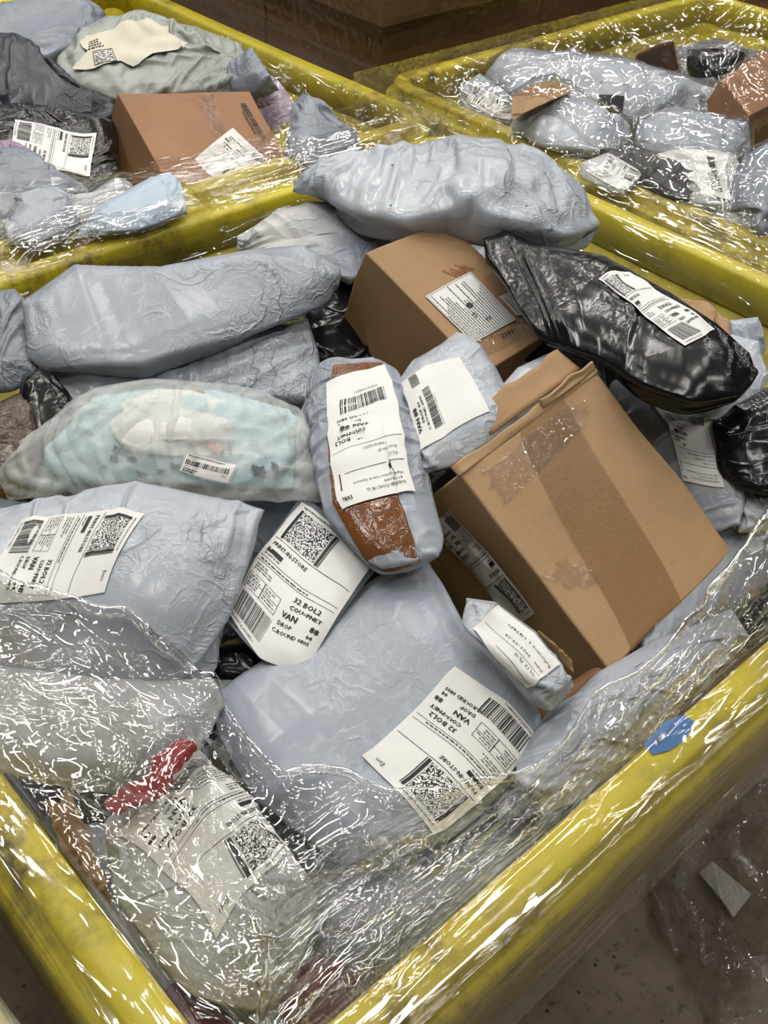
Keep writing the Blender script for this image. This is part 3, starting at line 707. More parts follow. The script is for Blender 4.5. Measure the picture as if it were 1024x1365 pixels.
m23, s23, _ = mail('broad smooth blue-grey mailer with a shop-printed label', [[(283, 925, -.10), (300, 985, -.11), (345, 1060, -.12)], [(470, 1150, -.14), (600, 1110, -.13), (665, 1050, -.12)], [(730, 972, -.10), (697, 912, -.085), (622, 840, -.07), (592, 784, -.065)], [(572, 750, -.06), (504, 773, -.065), (416, 838, -.08), (330, 893, -.09)]], GREYS, thick=.036, seed=27, box=3.2, n=60, slack=.03, crumple=.7, lump=.12)
lay(s23, [(578, 1112), (482, 1008), (606, 890), (716, 982)], m23, pr=parcel_print(2), seed=2, wob=.001)
m22, s22, _ = mail('little grey mailer with a return label lying against the tan carton', [[(620, 832, -.03), (672, 893, -.04), (704, 930, -.05)], [(734, 948, -.05)], [(766, 914, -.045), (747, 884, -.04), (715, 842, -.03), (660, 802, -.02)], [(622, 797, -.02)]], GREYL, thick=.022, seed=28, box=2.5, n=40)
pr = Print(100, 100, 6); pr.quad(3, 84, 60, .8); pr.text('OL12 7LG', 8, 66, 8); pr.quad(3, 60, 92, .8); pr.text('Date   2025-09-24', 6, 46, 8); pr.text('Reference 1. U8TBF0', 4, 22, 8); pr.small(5, 92, 20, 2)
lay(s22, [(703, 917), (631, 838), (664, 808), (746, 886)], m22, pr=pr, seed=9)

# --- big tan carton
TA = [(.5261, .3425, ZR + .02), (.7435, .3504, ZR + .0485), (.769, .1443, ZR - .0895), (.5517, .1363, ZR - .118)]
bA, fA, oA = carton('carton', 'big tan carton with a torn open end and packing tape', 'box', TA, .25, CARD, 3, soft=.005)
TA = np.array(TA); top = fA['top']
lay(top, [(690, 570), (745, 520), (910, 812), (842, 872)], bA, 'tape', TAPE, lift=.0008, label='wide strip of tan tape')
lay(top, [(722, 770), (752, 745), (790, 756), (795, 782)], bA, 'scuff', TAPE_CLEAR, lift=.0012, ragged=.25, seed=3, label='scuffed patch of clear tape')
lay(top, [(640, 628), (770, 530), (790, 560), (672, 672)], bA, 'clear_tape', TAPE_CLEAR, lift=.0014, ragged=.1, seed=4, label='crinkled clear tape along the torn end')
side = min((f for k, f in fA.items() if k.startswith('side')), key=lambda f: np.abs(project(f.X.mean((0, 1))) - (650, 790)).sum())
lay(side, [(718, 813), (690, 832), (577, 700), (603, 676)], bA, pr=parcel_print(7), seed=11, lift=.002, wob=.002, label='curling white parcel label')
# flaps bent up along the open end
nA = np.cross(TA[1] - TA[0], TA[3] - TA[0]); nA /= np.linalg.norm(nA); nA = nA if nA[2] > 0 else -nA
eA = TA[1] - TA[0]; back = TA[0] - TA[3]; back /= np.linalg.norm(back)
def flap(name, s0, s1, b0, b1, lift0, lift1, seed, mat=CARD, drop=0.0):
    k, m = 24, 7; S, T = np.meshgrid(np.linspace(s0, s1, k), np.linspace(0, 1, m), indexing='ij')
    X = TA[0] + S[..., None] * eA + (b0 + (b1 - b0) * T)[..., None] * back + ((lift0 + (lift1 - lift0) * T) + .0015 * noise(np.stack([S * 5, T * 2], -1), seed) - drop)[..., None] * nA
    X += (T * .003 * noise(np.stack([S * 12, T * 0], -1), seed + 3))[..., None] * back
    o = mesh_obj(name, X, grid_faces(k, m), mat, bA); s = o.modifiers.new('board', 'SOLIDIFY'); s.thickness = .003
flap('flap', -.01, 1.01, -.002, .009, .002, .002, 5)
flap('flap', .32, .99, .014, .046, -.014, -.024, 9, CARD_B)
flap('flap', .60, 1.0, .002, .012, .004, .007, 12)
mail('torn scrap of kraft paper beside the little mailer', [[(715, 846, -.04), (748, 885, -.05)], [(765, 897, -.05), (763, 880, -.04)], [(750, 868, -.035), (738, 856, -.03)], [(718, 840, -.03)]], KRAFT, 'paper', 'kraft_scrap', thick=.003, seed=29, box=1.2, crumple=2, slack=.1, n=24)

# --- carton with the item label
TB = [(.6848, .6655, ZR + .08), (.8237, .6738, ZR + .0823), (.8363, .4825, ZR + .0044), (.6974, .4743, ZR + .0021)]
bB, fB, oB = carton('carton', 'brown carton with a white compliance label and an item code', 'box', TB, .16, CARD_B, 8, soft=.006)
top = fB['top']
pr = Print(110, 85, 12)
for k in range(20): pr.small(3, 80 - k * 4, 104, 1, 4, 1.6, 1)
pr.frame(2, 2, 106, 81, .5)
pr.text('CE', 38, 43, 9, bold=.6); pr.text('UK', 22, 34, 6, bold=.5); pr.text('CA', 22, 28, 6, bold=.5)
for k in range(18):
    a0, a1 = 2 * math.pi * k / 18, 2 * math.pi * (k + 1) / 18; b = len(pr.v)
    pr.v += [(62, 40), (62 + 5 * math.cos(a0), 40 + 5 * math.sin(a0)), (62 + 5 * math.cos(a1), 40 + 5 * math.sin(a1))]; pr.f.append((b, b + 1, b + 2)); pr.m.append(0)
pr.m = [1 if m == 3 else m for m in pr.m]
lay(top, [(631, 458), (567, 396), (627, 363), (687, 427)], bB, pr=pr, seed=12)
pr = Print(60, 34, 13); pr.bars(8, 6, 44, 16); pr.small(6, 30, 48, 2, 4)
lay(top, [(689, 422), (665, 396), (692, 383), (714, 408)], bB, pr=pr, seed=13)
lay(top, [(612, 494), (722, 440), (700, 418), (596, 470)], bB, 'clear_tape', TAPE_CLEAR, lift=.0010, label='crinkled clear tape')
for tx, x0 in (('Item:', 2), ('601S', 62)):
    pr = Print(110, 22, 14); pr.text(tx, x0, 5, 13, bold=.7)
    stamp(top, [(706, 416), (650, 449), (659, 464), (716, 430)], pr, INK, bB, lift=.0016)
pr = Print(30, 20, 15); pr.small(1, 17, 28, 6, 3, 1.4, 0)
q = np.array([top.find(c) for c in [(615, 374), (585, 362), (608, 348), (634, 358)]]); v = np.array(pr.v); s_, t_ = (v[:, 0] / 30)[:, None], (v[:, 1] / 20)[:, None]
mesh_obj('stamp', top.at((1 - t_) * ((1 - s_) * q[3] + s_ * q[2]) + t_ * ((1 - s_) * q[0] + s_ * q[1]), .0012), pr.f, INK_RED, bB, smooth=False)

# --- back and left
mail('long grey mailer wrapped round a box at the back left', [[(67, 494, .0), (195, 503, .0), (310, 462, .01), (418, 404, .02)], [(440, 383, .03), (452, 356, .05)], [(404, 326, .075), (330, 333, .07), (211, 356, .06), (97, 354, .055)], [(29, 402, .05), (38, 478, .01)]], GREY, thick=.034, seed=30, box=3.2, n=64, slack=.03, crumple=1.0, lump=.12)
mail('grey mailer wedged against the tub wall beyond the brown bag', [[(-90, 530, -.02), (20, 520, -.02)], [(60, 500, .0), (38, 405, .03)], [(20, 385, .04)], [(-90, 395, .04)]], GREYD, thick=.025, seed=31, n=34)
mail('rumpled grey mailer squeezed under the long box-shaped mailer', [[(30, 560, -.05), (200, 560, -.05), (330, 540, -.04)], [(432, 545, -.04), (425, 470, -.02)], [(410, 425, .0), (300, 440, .0)], [(50, 480, -.02)]], GREYL, thick=.03, seed=32, crumple=1.5)
mail('added black filler standing in for shade beside the item-code carton', [[(415, 480, -.06), (470, 490, -.07)], [(520, 480, -.07), (500, 400, -.03)], [(470, 365, .0), (440, 372, .0)], [(410, 410, -.02)]], BLACK, 'bag', 'plastic_bag', thick=.012, seed=39, n=30)  # black filler added so the gap reads as deep shade
mail('small rolled black bag by the tub wall', [[(38, 585, -.03), (60, 600, -.03)], [(92, 570, -.03), (88, 530, -.01)], [(72, 500, .01), (52, 490, .015)], [(30, 500, .01), (32, 540, -.01)]], BLACK, 'bag', 'plastic_bag', thick=.02, seed=33, n=30)
mail('brown glossy bag at the tub wall', [[(-50, 640, -.05), (0, 660, -.05), (40, 668, -.05)], [(55, 600, -.03)], [(32, 520, .0)], [(-50, 560, .0)]], plastic('brown_film', rgb((74, 56, 38)), .2, .8), 'bag', 'plastic_bag', thick=.02, seed=34, n=34)
mail('dull grey mailer standing under the frosted clothing bag', [[(300, 770, -.10), (380, 780, -.10)], [(430, 700, -.07), (440, 620, -.05)], [(432, 500, -.02)], [(400, 560, -.04), (330, 660, -.07)]], GREYD, thick=.015, seed=35, n=34)
m2_, s2_, _ = mail('crumpled pale grey mailer along the back of the tub with black specks', [[(395, 252, .07), (446, 274, .07), (485, 300, .07), (544, 314, .075), (593, 306, .08), (642, 314, .08), (729, 330, .07)], [(790, 322, .05)], [(768, 275, .06), (715, 231, .09), (642, 209, .10), (544, 214, .10), (446, 225, .09)], [(390, 240, .08)]], GREYL, thick=.045, seed=36, box=1.7, n=64, slack=.10, crumple=2.3, creases=26)
for x, y in ((521, 275), (524, 222), (702, 276)):
    pr = Print(10, 10); pr.quad(3.8, 3.8, 2.4, 2); stamp(s2_, [(x - 6, y - 5), (x + 6, y - 5), (x + 6, y + 5), (x - 6, y + 5)], pr, INK, m2_, 'speck', .0014)
mail('limp off-white and grey mailer under the crumpled back mailer', [[(316, 335, .01), (400, 350, .01), (466, 378, .01)], [(540, 350, .01), (545, 300, .03)], [(440, 270, .05), (372, 278, .05)], [(316, 318, .03)]], plastic('two_tone_poly', rgb((200, 198, 192)), .35, .4, col2=rgb((140, 150, 168))), thick=.026, seed=37, crumple=1.4)
mail('added dark filler standing in for shade under the big shiny black bag', [[(668, 430, -.02), (700, 475, -.03), (800, 535, -.04)], [(940, 560, -.03), (960, 480, .0)], [(900, 410, .03), (800, 350, .05)], [(660, 330, .05)]], NAVY, 'bag', 'plastic_bag', thick=.015, seed=139, n=40)  # dark filler added to hide the yellow wall and keep this gap dark
b7, s7, _ = mail('big shiny black bag with a white parcel label', [[(728, 460, .045), (819, 494, .05), (866, 524, .05), (913, 540, .05)], [(978, 531, .05), (1010, 500, .06)], [(999, 470, .08), (956, 431, .09), (897, 392, .10), (843, 361, .10), (804, 340, .10), (710, 323, .09), (675, 307, .09)], [(645, 318, .09), (648, 350, .075), (682, 395, .06)]], BLACK, 'bag', 'plastic_bag', thick=.038, seed=38, box=1.7, n=60, slack=.06, crumple=0.9, creases=10)
lay(s7, [(798, 373), (913, 462), (952, 440), (839, 364)][:1] + [(839, 364), (952, 440), (913, 462)], b7, pr=parcel_print(9), seed=15)

# --- right side of the main tub
m14, s14, _ = mail('grey mailer with a return label half under the black bag', [[(830, 700, -.16), (900, 720, -.14)], [(987, 700, -.06), (985, 655, -.04), (952, 552, .0)], [(880, 497, .0), (800, 482, -.02)], [(800, 580, -.10)]], GREY, thick=.03, seed=40)
lay(s14, [(966, 650), (912, 640), (862, 528), (934, 540)], m14, pr=return_print(3), seed=16)
m15, s15, _ = mail('grey mailer with dark printed lettering behind the tan carton', [[(652, 568, -.01), (740, 562, -.01)], [(805, 525, .0), (800, 480, .02)], [(742, 466, .025), (690, 490, .02)], [(650, 535, .005)]], GREYL, thick=.016, seed=41, n=34)
pr = Print(100, 14, 3); pr.small(2, 4, 96, 1, 4, 7, 0)
stamp(s15, [(755, 490), (672, 522), (675, 532), (760, 500)], pr, INK, m15, lift=.0018)
mail('kraft-lined envelope behind the big black bag', [[(890, 520, .0), (960, 530, .0)], [(1008, 500, .02), (1014, 474, .03)], [(985, 440, .04), (936, 405, .05)], [(893, 394, .055), (880, 440, .04)]], KRAFT, 'envelope', 'kraft_envelope', thick=.02, seed=42, n=34)
mail('off-white mailer edge showing under the big black bag', [[(930, 556, .0), (962, 556, .0)], [(1005, 530, .01), (1022, 500, .03)], [(1012, 455, .05), (975, 445, .05)], [(930, 500, .03)]], GREYL, thick=.014, seed=43, n=34)
mail('small grey mailer corner poking up by the tub wall', [[(975, 470, .03), (1000, 480, .03)], [(1018, 465, .03)], [(1011, 422, .06)], [(972, 427, .06)]], GREY, thick=.008, seed=44, n=26)
mail('black bag against the tub wall beside the label-up mailer', [[(960, 610, -.03), (1012, 660, -.04)], [(1075, 650, -.03), (1080, 530, .02)], [(1030, 512, .03), (985, 540, .02)], [(952, 562, .0)]], BLACK, 'bag', 'plastic_bag', thick=.025, seed=45, n=34)
mail('grey mailer tucked under the black bag at the tub wall', [[(985, 710, -.07), (1020, 710, -.07)], [(1060, 690, -.06)], [(1020, 640, -.05)], [(975, 622, -.05)]], GREYL, thick=.015, seed=46, n=28)
mail('dark grey mailer beside the lower corner of the tan carton', [[(830, 900, -.13), (900, 860, -.13)], [(1010, 790, -.12), (1040, 720, -.10)], [(985, 700, -.09), (940, 690, -.09)], [(880, 780, -.12)]], GREYD, thick=.02, seed=47)
mail('long blue-grey mailer lying along the near rim', [[(685, 1050, -.10), (720, 1075, -.10)], [(780, 1060, -.09), (900, 950, -.08), (1000, 850, -.08)], [(975, 810, -.08), (860, 870, -.09), (800, 905, -.09)], [(730, 985, -.10)]], GREY, thick=.028, seed=48, n=56, box=2)
mail('brown kraft box end under the little grey mailer', [[(700, 985, -.12), (760, 1000, -.13)], [(820, 930, -.13)], [(790, 890, -.12)], [(720, 935, -.12)]], CARD_D, 'box', 'crushed_box', thick=.02, seed=49, n=26, box=5, slack=.01, crumple=.4)

# --- frosted clothing bag
fb, sfb, ofb = mail('frosted clear bag of folded teal and white clothing', [[(12, 668, -.04), (103, 652, -.03), (202, 648, -.02), (300, 668, -.02), (380, 664, -.02)], [(432, 670, -.03), (404, 558, .0)], [(398, 543, .01), (341, 520, .03), (292, 512, .035), (202, 511, .035), (130, 521, .03), (94, 538, .02)], [(27, 610, -.02), (-2, 635, -.03)]], FROST, 'bag', 'clothing_bag', thick=.034, seed=50, n=56, slack=.08, crumple=1.4, box=1.8)
TEAL = plastic('teal_cloth', rgb((190, 214, 218)), .8, .3, spec=.1, col2=rgb((176, 204, 210)))
WHITE = plastic('white_plush', rgb((236, 236, 232)), .85, .15, scale=60, spec=.05)
PEACH = plastic('peach_cloth', rgb((226, 172, 140)), .8, .2, spec=.1)
DTEAL = plastic('dark_teal_print', rgb((44, 78, 92)), .8, .2, spec=.1)
MUSTARD = plastic('mustard_cloth', rgb((178, 146, 84)), .8, .2, spec=.1)
_, sT, _ = pouch('', '', '', [[(70, 648, -.035), (220, 643, -.022), (310, 652, -.022)], [(392, 650, -.022), (396, 562, .0)], [(386, 546, .008), (290, 520, .026), (200, 519, .028)], [(125, 528, .018), (60, 600, -.015)]], TEAL, thick=.025, seed=51, n=48, parent=fb, part='teal_garment', slack=.07, box=2, crumple=1.8)
pouch('', '', '', [[(160, 598, .008), (210, 606, .008)], [(290, 612, .006), (318, 578, .011)], [(312, 538, .025), (255, 520, .036), (210, 518, .036)], [(162, 536, .029), (148, 568, .015)]], WHITE, thick=.024, seed=52, n=34, parent=fb, part='white_plush', slack=.03, box=1.4, lump=.6)
pouch('', '', '', [[(200, 588, .02), (265, 592, .02)], [(316, 588, .018)], [(308, 560, .025), (255, 546, .03)], [(190, 562, .027)]], WHITE, thick=.012, seed=53, n=30, parent=fb, part='plush_paw', slack=.02, box=1.3)
pouch('', '', '', [[(272, 602, .013), (292, 606, .013)], [(300, 594, .013)], [(290, 582, .016), (280, 582, .016)], [(268, 590, .016)]], PEACH, thick=.006, seed=54, n=20, parent=fb, part='peach_patch', slack=.02, box=1.3)
pouch('', '', '', [[(215, 526, .026), (250, 530, .026)], [(292, 530, .022)], [(270, 519, .028)], [(225, 518, .03)]], MUSTARD, thick=.008, seed=55, n=20, parent=fb, part='mustard_trim', slack=.02, box=1.4)
for k, (x, y, w, h) in enumerate([(160, 600, 16, 10), (152, 612, 10, 9), (176, 612, 12, 7), (236, 622, 16, 8), (296, 600, 5, 13), (307, 598, 5, 13), (190, 632, 14, 7), (345, 628, 14, 14), (366, 624, 8, 14), (215, 628, 9, 7), (140, 622, 7, 6)]):
    lay(sT, [(x - w / 2, y - h / 2), (x + w / 2, y - h / 2 + 2), (x + w / 2, y + h / 2 + 1), (x - w / 2, y + h / 2)], fb, 'printed_motif', DTEAL, lift=.0012, nu=12, nv=12, ragged=.25, seed=k)
pr = Print(80, 40, 5); pr.text('HADENB022110847933680219', 5, 33, 4.4, bold=.4); pr.text('CL19822866', 5, 28.5, 3.6); pr.bars(5, 16, 68, 10); pr.text('ASN ID 018406', 5, 11, 4); pr.small(5, 7, 42, 2, 4, 2.2, 0); pr.text('New', 64, 10, 4); pr.frame(1, 1, 78, 38, .5)
lay(sfb, [(250, 602), (318, 620), (306, 645), (240, 628)], fb, pr=pr, seed=17, lift=.002)

# ================================================================== parcels in the far tub with the diamond-labelled carton
mail('pale grey mailer at the far corner of the far tub', [[(-30, 70, .0), (60, 92, .0)], [(125, 62, .01), (139, 27, .03)], [(105, 4, .05), (50, 1, .05), (0, 16, .04)], [(-30, 30, .03)]], GREYD, thick=.04, seed=60, n=36, crumple=1.5)
m61, s61, _ = mail('crumpled grey mailer with a yellowed torn label', [[(66, 102, .0), (110, 124, -.01), (160, 138, -.02)], [(300, 132, -.01), (330, 95, .0)], [(322, 58, .04), (262, 36, .06), (190, 20, .07)], [(130, 30, .06), (98, 58, .04)]], GREYG, thick=.04, seed=61, n=48, crumple=1.9, creases=16, slack=.08)
pr = Print(150, 70, 2); pr.quad(22, 6, 24, 24, 2, 4, 4); pr.frame(20, 4, 28, 28, 1); pr.small(12, 56, 26, 4, 6, 3, 0)
lay(s61, [(112, 52), (196, 24), (262, 62), (104, 97)], m61, mat=PAPER_OLD, pr=pr, ragged=.10, seed=6, lift=.003)
mail('dark navy bag slumped beside the crumpled grey mailer', [[(-30, 150, -.02), (60, 165, -.02), (120, 175, -.03)], [(158, 155, -.02), (150, 132, .0)], [(75, 108, .02), (48, 60, .05), (25, 48, .06)], [(-30, 46, .06)]], NAVY, 'bag', 'plastic_bag', thick=.03, seed=62, n=44, crumple=1.4)
m63, s63, _ = mail('black bag with a shop-printed label beside the diamond-labelled carton', [[(-30, 250, -.05), (60, 262, -.05), (125, 270, -.05)], [(160, 245, -.04), (152, 168, -.01)], [(80, 150, .0), (10, 145, .0)], [(-30, 150, .0)]], BLACK, 'bag', 'plastic_bag', thick=.03, seed=63, n=44)
lay(s63, [(129, 178), (120, 236), (12, 214), (20, 160)], m63, pr=parcel_print(11), seed=18)
mail('lilac plastic sleeve lying across the shop-printed label', [[(-20, 208, .0), (25, 212, .0), (52, 222, .0)], [(56, 208, .01)], [(25, 190, .015), (10, 186, .015)], [(-20, 190, .01)]], LILAC, 'sleeve', 'plastic_sleeve', thick=.007, seed=64, n=30)
mail('grey mailer by the lilac sleeve', [[(-25, 325, -.01), (30, 322, -.01)], [(105, 290, -.01), (113, 257, .0)], [(60, 223, .02), (25, 202, .03)], [(-25, 206, .03)]], GREYD, thick=.025, seed=65, n=40, crumple=1.5)
mail('crumpled grey mailer corner by the filmed rim', [[(3, 318, .01), (50, 330, .01)], [(105, 300, .01), (92, 265, .02)], [(60, 248, .03)], [(25, 275, .02)]], GREY, thick=.02, seed=66, n=34, crumple=2)
mail('white fluffy packet beside the pale blue mailer', [[(85, 300, .0), (120, 305, .0)], [(175, 275, .0), (172, 250, .01)], [(150, 238, .02), (120, 258, .02)], [(88, 265, .02)]], GREYW, 'packet', 'plastic_packet', thick=.02, seed=67, n=30)
mail('pale blue mailer leaning on the diamond-labelled carton', [[(100, 318, .01), (180, 308, .01)], [(250, 285, .01), (241, 246, .03)], [(226, 230, .045), (200, 237, .04)], [(130, 275, .03)]], plastic('pale_blue_poly', rgb((172, 188, 204)), .35), thick=.018, seed=68, n=40, box=2.2)
C0 = P(159, 125, .05); nC = np.array([.1, -.46, .88])
bC, fC, oC = carton('carton', 'reddish brown carton with a white label set diamond-wise', 'box', quad_on([(159, 125), (332, 121), (392, 222), (247, 285)], C0, nC), .13, CARD_C, 21, soft=.006)
top = fC['top']
lay(top, [(308, 257), (259, 213), (310, 171), (364, 219)], bC, pr=parcel_print(13), seed=19)
lay(top, [(264, 126), (284, 125), (302, 176), (286, 182)], bC, 'clear_tape', TAPE_CLEAR, lift=.001, label='strip of crinkled clear tape')
pr = Print(60, 14, 9); pr.bars(0, 4, 60, 10); pr.small(14, 0, 34, 1, 3, 2, 0)
stamp(top, [(327, 138), (357, 187), (346, 189), (317, 139)], pr, INK, bC, lift=.0012)
mail('grey and lilac crinkled packet behind the diamond-labelled carton', [[(345, 155, -.07), (365, 178, -.08)], [(388, 165, -.05), (390, 135, -.03)], [(365, 103, .0), (342, 98, .0)], [(328, 112, -.02)]], plastic('lilac_grey_film', rgb((166, 150, 166)), .25, .8), 'packet', 'plastic_packet', thick=.02, seed=69, n=30, crumple=1.8)
mail('grey mailer corner behind the crinkled lilac packet', [[(300, 130, -.02), (330, 132, -.02)], [(372, 120, .0), (358, 100, .03)], [(335, 62, .06)], [(310, 80, .03)]], GREYD, thick=.015, seed=70, n=26)
mail('blue-grey mailer standing between the carton and tub wall', [[(378, 208, .0), (420, 230, -.01)], [(482, 205, -.01), (470, 178, .01)], [(430, 142, .05), (405, 122, .06)], [(392, 140, .05)]], GREYD, thick=.024, seed=71, n=36)

# ================================================================== parcels in the film-covered tub
def deep2(i, cx, cy, w, h, rot, mat, label, dz):
    deep(i, cx, cy, w, h, rot, mat, label, dz)
deep(10, 1.60, .62, .42, .40, .2, GREYD, 'dull grey mailer at the bottom of the film-covered tub', -.12)
deep(11, 1.98, .62, .40, .44, -.2, NAVY, 'dark mailer at the bottom of the film-covered tub', -.14)
deep(12, 1.65, .95, .46, .40, .1, GREYD, 'grey mailer low at the far wall of the film-covered tub', -.12)
deep(13, 2.05, .98, .36, .38, .1, CARD_D, 'dark brown packet low in the film-covered tub', -.13)
deep(14, .30, 1.40, .44, .42, .1, GREYD, 'dull grey mailer low in the far tub', -.14)
deep(15, .85, 1.50, .50, .46, -.1, GREYD, 'grey mailer low behind the diamond-labelled carton', -.14)
deep(17, -.34, .27, .42, .56, 0, GREYW, 'off-white mailer under milky film beside the scuffed rim', .03)
deep(18, 1.00, .20, .28, .34, .1, GREYD, 'dull grey mailer in the tub corner beyond the tan carton', -.13)
deep(19, 1.03, .50, .24, .34, -.1, GREY, 'grey mailer low against the end wall of the tub', -.12)
deep(20, 1.00, .80, .28, .30, .2, GREYD, 'dull grey mailer low behind the shiny black bag', -.10)
deep(21, 2.08, .48, .34, .30, .1, GREY, 'grey mailer in the near corner of the film-covered tub', -.08)
deep(22, 2.12, 1.05, .28, .34, .0, GREYD, 'dull grey mailer in the far corner of the film-covered tub', -.06)
deep(16, .45, 1.85, .60, .36, .0, NAVY, 'dark mailer low at the far wall of the far tub', -.13)
m80, s80, _ = mail('large grey mailer with a black printed panel and web address', [[(645, 112, -.02), (700, 152, -.02), (790, 168, -.02)], [(905, 178, -.03), (970, 152, -.02)], [(957, 120, .02), (890, 95, .04), (832, 77, .05), (737, 70, .05)], [(695, 63, .05), (660, 85, .02)]], GREYL, thick=.05, seed=80, n=56, crumple=1.5, slack=.07)
lay(s80, [(832, 129), (799, 127), (795, 150), (828, 158)], m80, 'panel', INK, lift=.002, label='black printed panel')
pr = Print(100, 20, 1); pr.text('www.shein.com', 2, 4, 14)
stamp(s80, [(838, 121), (795, 116), (797, 107), (840, 112)], pr, INK, m80, lift=.0024)
pr = Print(20, 20, 1); pr.text('S', 4, 3, 20, bold=1)
stamp(s80, [(800, 146), (804, 134), (825, 138), (822, 150)], pr, PAPER, m80, lift=.0030)
mail('tightly bunched grey mailer in front of the printed panel', [[(688, 172, .0), (740, 202, .0), (790, 210, .0)], [(838, 192, .0), (830, 170, .02)], [(795, 145, .04), (750, 122, .05)], [(700, 140, .04)]], GREYL, thick=.035, seed=81, n=44, crumple=2.2, creases=20, slack=.1)
mail('strip of kraft paper round the bunched grey mailer', [[(683, 162, .04), (700, 150, .055)], [(737, 132, .07), (762, 121, .07)], [(741, 106, .075), (712, 112, .07)], [(686, 127, .05)]], KRAFT, 'paper', 'kraft_strip', thick=.004, seed=82, n=30, crumple=.6)
m83, s83, _ = mail('grey mailer with a white label facing the tub corner', [[(615, 140, -.01), (679, 168, -.01)], [(700, 140, .01)], [(640, 98, .03)], [(615, 112, .02)]], GREYL, thick=.012, seed=83, n=30)
lay(s83, [(694, 140), (680, 160), (621, 135), (632, 108)], m83, pr=parcel_print(15), seed=20)
mail('grey mailer bulging beside the printed grey mailer', [[(845, 200, .0), (900, 222, .0), (950, 232, .0)], [(992, 208, .0), (992, 175, .02)], [(960, 158, .04), (900, 148, .04)], [(855, 170, .02)]], GREY, thick=.03, seed=84, n=40)
m85, s85, _ = mail('off-white mailer with a return label under film', [[(930, 275, .0), (975, 285, .0)], [(990, 240, .01)], [(975, 205, .03), (900, 195, .035)], [(865, 210, .03)]], GREYW, thick=.012, seed=85, n=34)
lay(s85, [(873, 208), (938, 256), (976, 268), (974, 208)], m85, pr=return_print(5, False), seed=21)
mail('dark charcoal bag arched under the film', [[(800, 218, .0), (850, 240, .0), (905, 268, .0)], [(950, 268, .0), (936, 244, .015)], [(906, 215, .03), (850, 197, .035)], [(800, 199, .03)]], plastic('charcoal_film', rgb((58, 57, 58)), .35), 'bag', 'plastic_bag', thick=.015, seed=86, n=40)
m87, s87, _ = mail('white mailer with a faint label near the shared rims', [[(775, 235, .0), (830, 262, .0)], [(862, 232, .01)], [(812, 202, .025)], [(775, 218, .015)]], GREYW, thick=.01, seed=87, n=30)
lay(s87, [(856, 232), (832, 254), (780, 227), (811, 206)], m87, pr=parcel_print(17), seed=22)
mail('black bag at the far corner of the film-covered tub', [[(925, 90, .0), (960, 103, .0)], [(985, 92, .02)], [(995, 74, .03), (955, 64, .04)], [(916, 66, .03)]], BLACK, 'bag', 'plastic_bag', thick=.03, seed=88, n=34)
mail('dark brown packet at the far wall of the film-covered tub', [[(840, 92, -.02), (880, 98, -.02)], [(905, 92, .0)], [(898, 55, .06), (880, 58, .05)], [(850, 72, .02)]], CARD_D, 'packet', 'brown_packet', thick=.012, seed=89, n=28, crumple=.6)
D0 = P(964, 104, .06); nD = np.array([.05, -.35, .93])
carton('carton', 'brown carton in the film-covered tub', 'box', quad_on([(962, 104), (1035, 58), (1100, 105), (998, 154)], D0, nD), .14, CARD_C, 24, soft=.004)
mail('grey mailer beneath the brown carton of the film-covered tub', [[(985, 270, .0), (1012, 315, .0)], [(1075, 300, .0), (1075, 215, .03)], [(1028, 192, .04)], [(985, 222, .03)]], GREYD, thick=.03, seed=90, n=36, crumple=1.5)
mail('pale mailer at the near rim of the film-covered tub', [[(900, 275, -.02), (980, 320, -.03)], [(1060, 370, -.03)], [(1060, 310, .0)], [(960, 270, .0)]], GREYW, thick=.02, seed=91, n=34)

# ================================================================== wrapped pallet of cartons behind
BACK = cardboard('dark_brown_cardboard', rgb((120, 88, 64)))  # dark brown board of the background cartons
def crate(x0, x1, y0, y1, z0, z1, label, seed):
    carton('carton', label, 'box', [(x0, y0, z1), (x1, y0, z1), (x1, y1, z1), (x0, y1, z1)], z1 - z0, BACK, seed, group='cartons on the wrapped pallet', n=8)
sx, sy = 1.49, 1.52
lab = 'dark brown carton in the wrapped pallet stack'
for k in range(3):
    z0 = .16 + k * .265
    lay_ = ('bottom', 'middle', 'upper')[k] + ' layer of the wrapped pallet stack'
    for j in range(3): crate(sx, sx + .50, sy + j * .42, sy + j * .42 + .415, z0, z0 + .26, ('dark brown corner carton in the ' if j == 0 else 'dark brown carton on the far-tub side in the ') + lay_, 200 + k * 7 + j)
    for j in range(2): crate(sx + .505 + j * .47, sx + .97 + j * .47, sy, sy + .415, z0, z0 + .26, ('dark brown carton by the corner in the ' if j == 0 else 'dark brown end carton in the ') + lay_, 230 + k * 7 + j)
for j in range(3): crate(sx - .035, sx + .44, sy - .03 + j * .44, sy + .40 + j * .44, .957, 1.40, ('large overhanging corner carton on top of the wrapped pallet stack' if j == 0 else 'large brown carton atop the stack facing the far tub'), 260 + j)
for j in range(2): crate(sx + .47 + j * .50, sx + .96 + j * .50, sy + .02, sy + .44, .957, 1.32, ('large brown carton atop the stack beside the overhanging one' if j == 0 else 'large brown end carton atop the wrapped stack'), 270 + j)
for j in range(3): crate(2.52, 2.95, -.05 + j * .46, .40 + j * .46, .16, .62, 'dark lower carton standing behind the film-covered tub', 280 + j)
for j in range(3): crate(2.54, 2.95, -.05 + j * .46, .40 + j * .46, .625, 1.1, 'dark upper carton standing behind the film-covered tub', 290 + j)
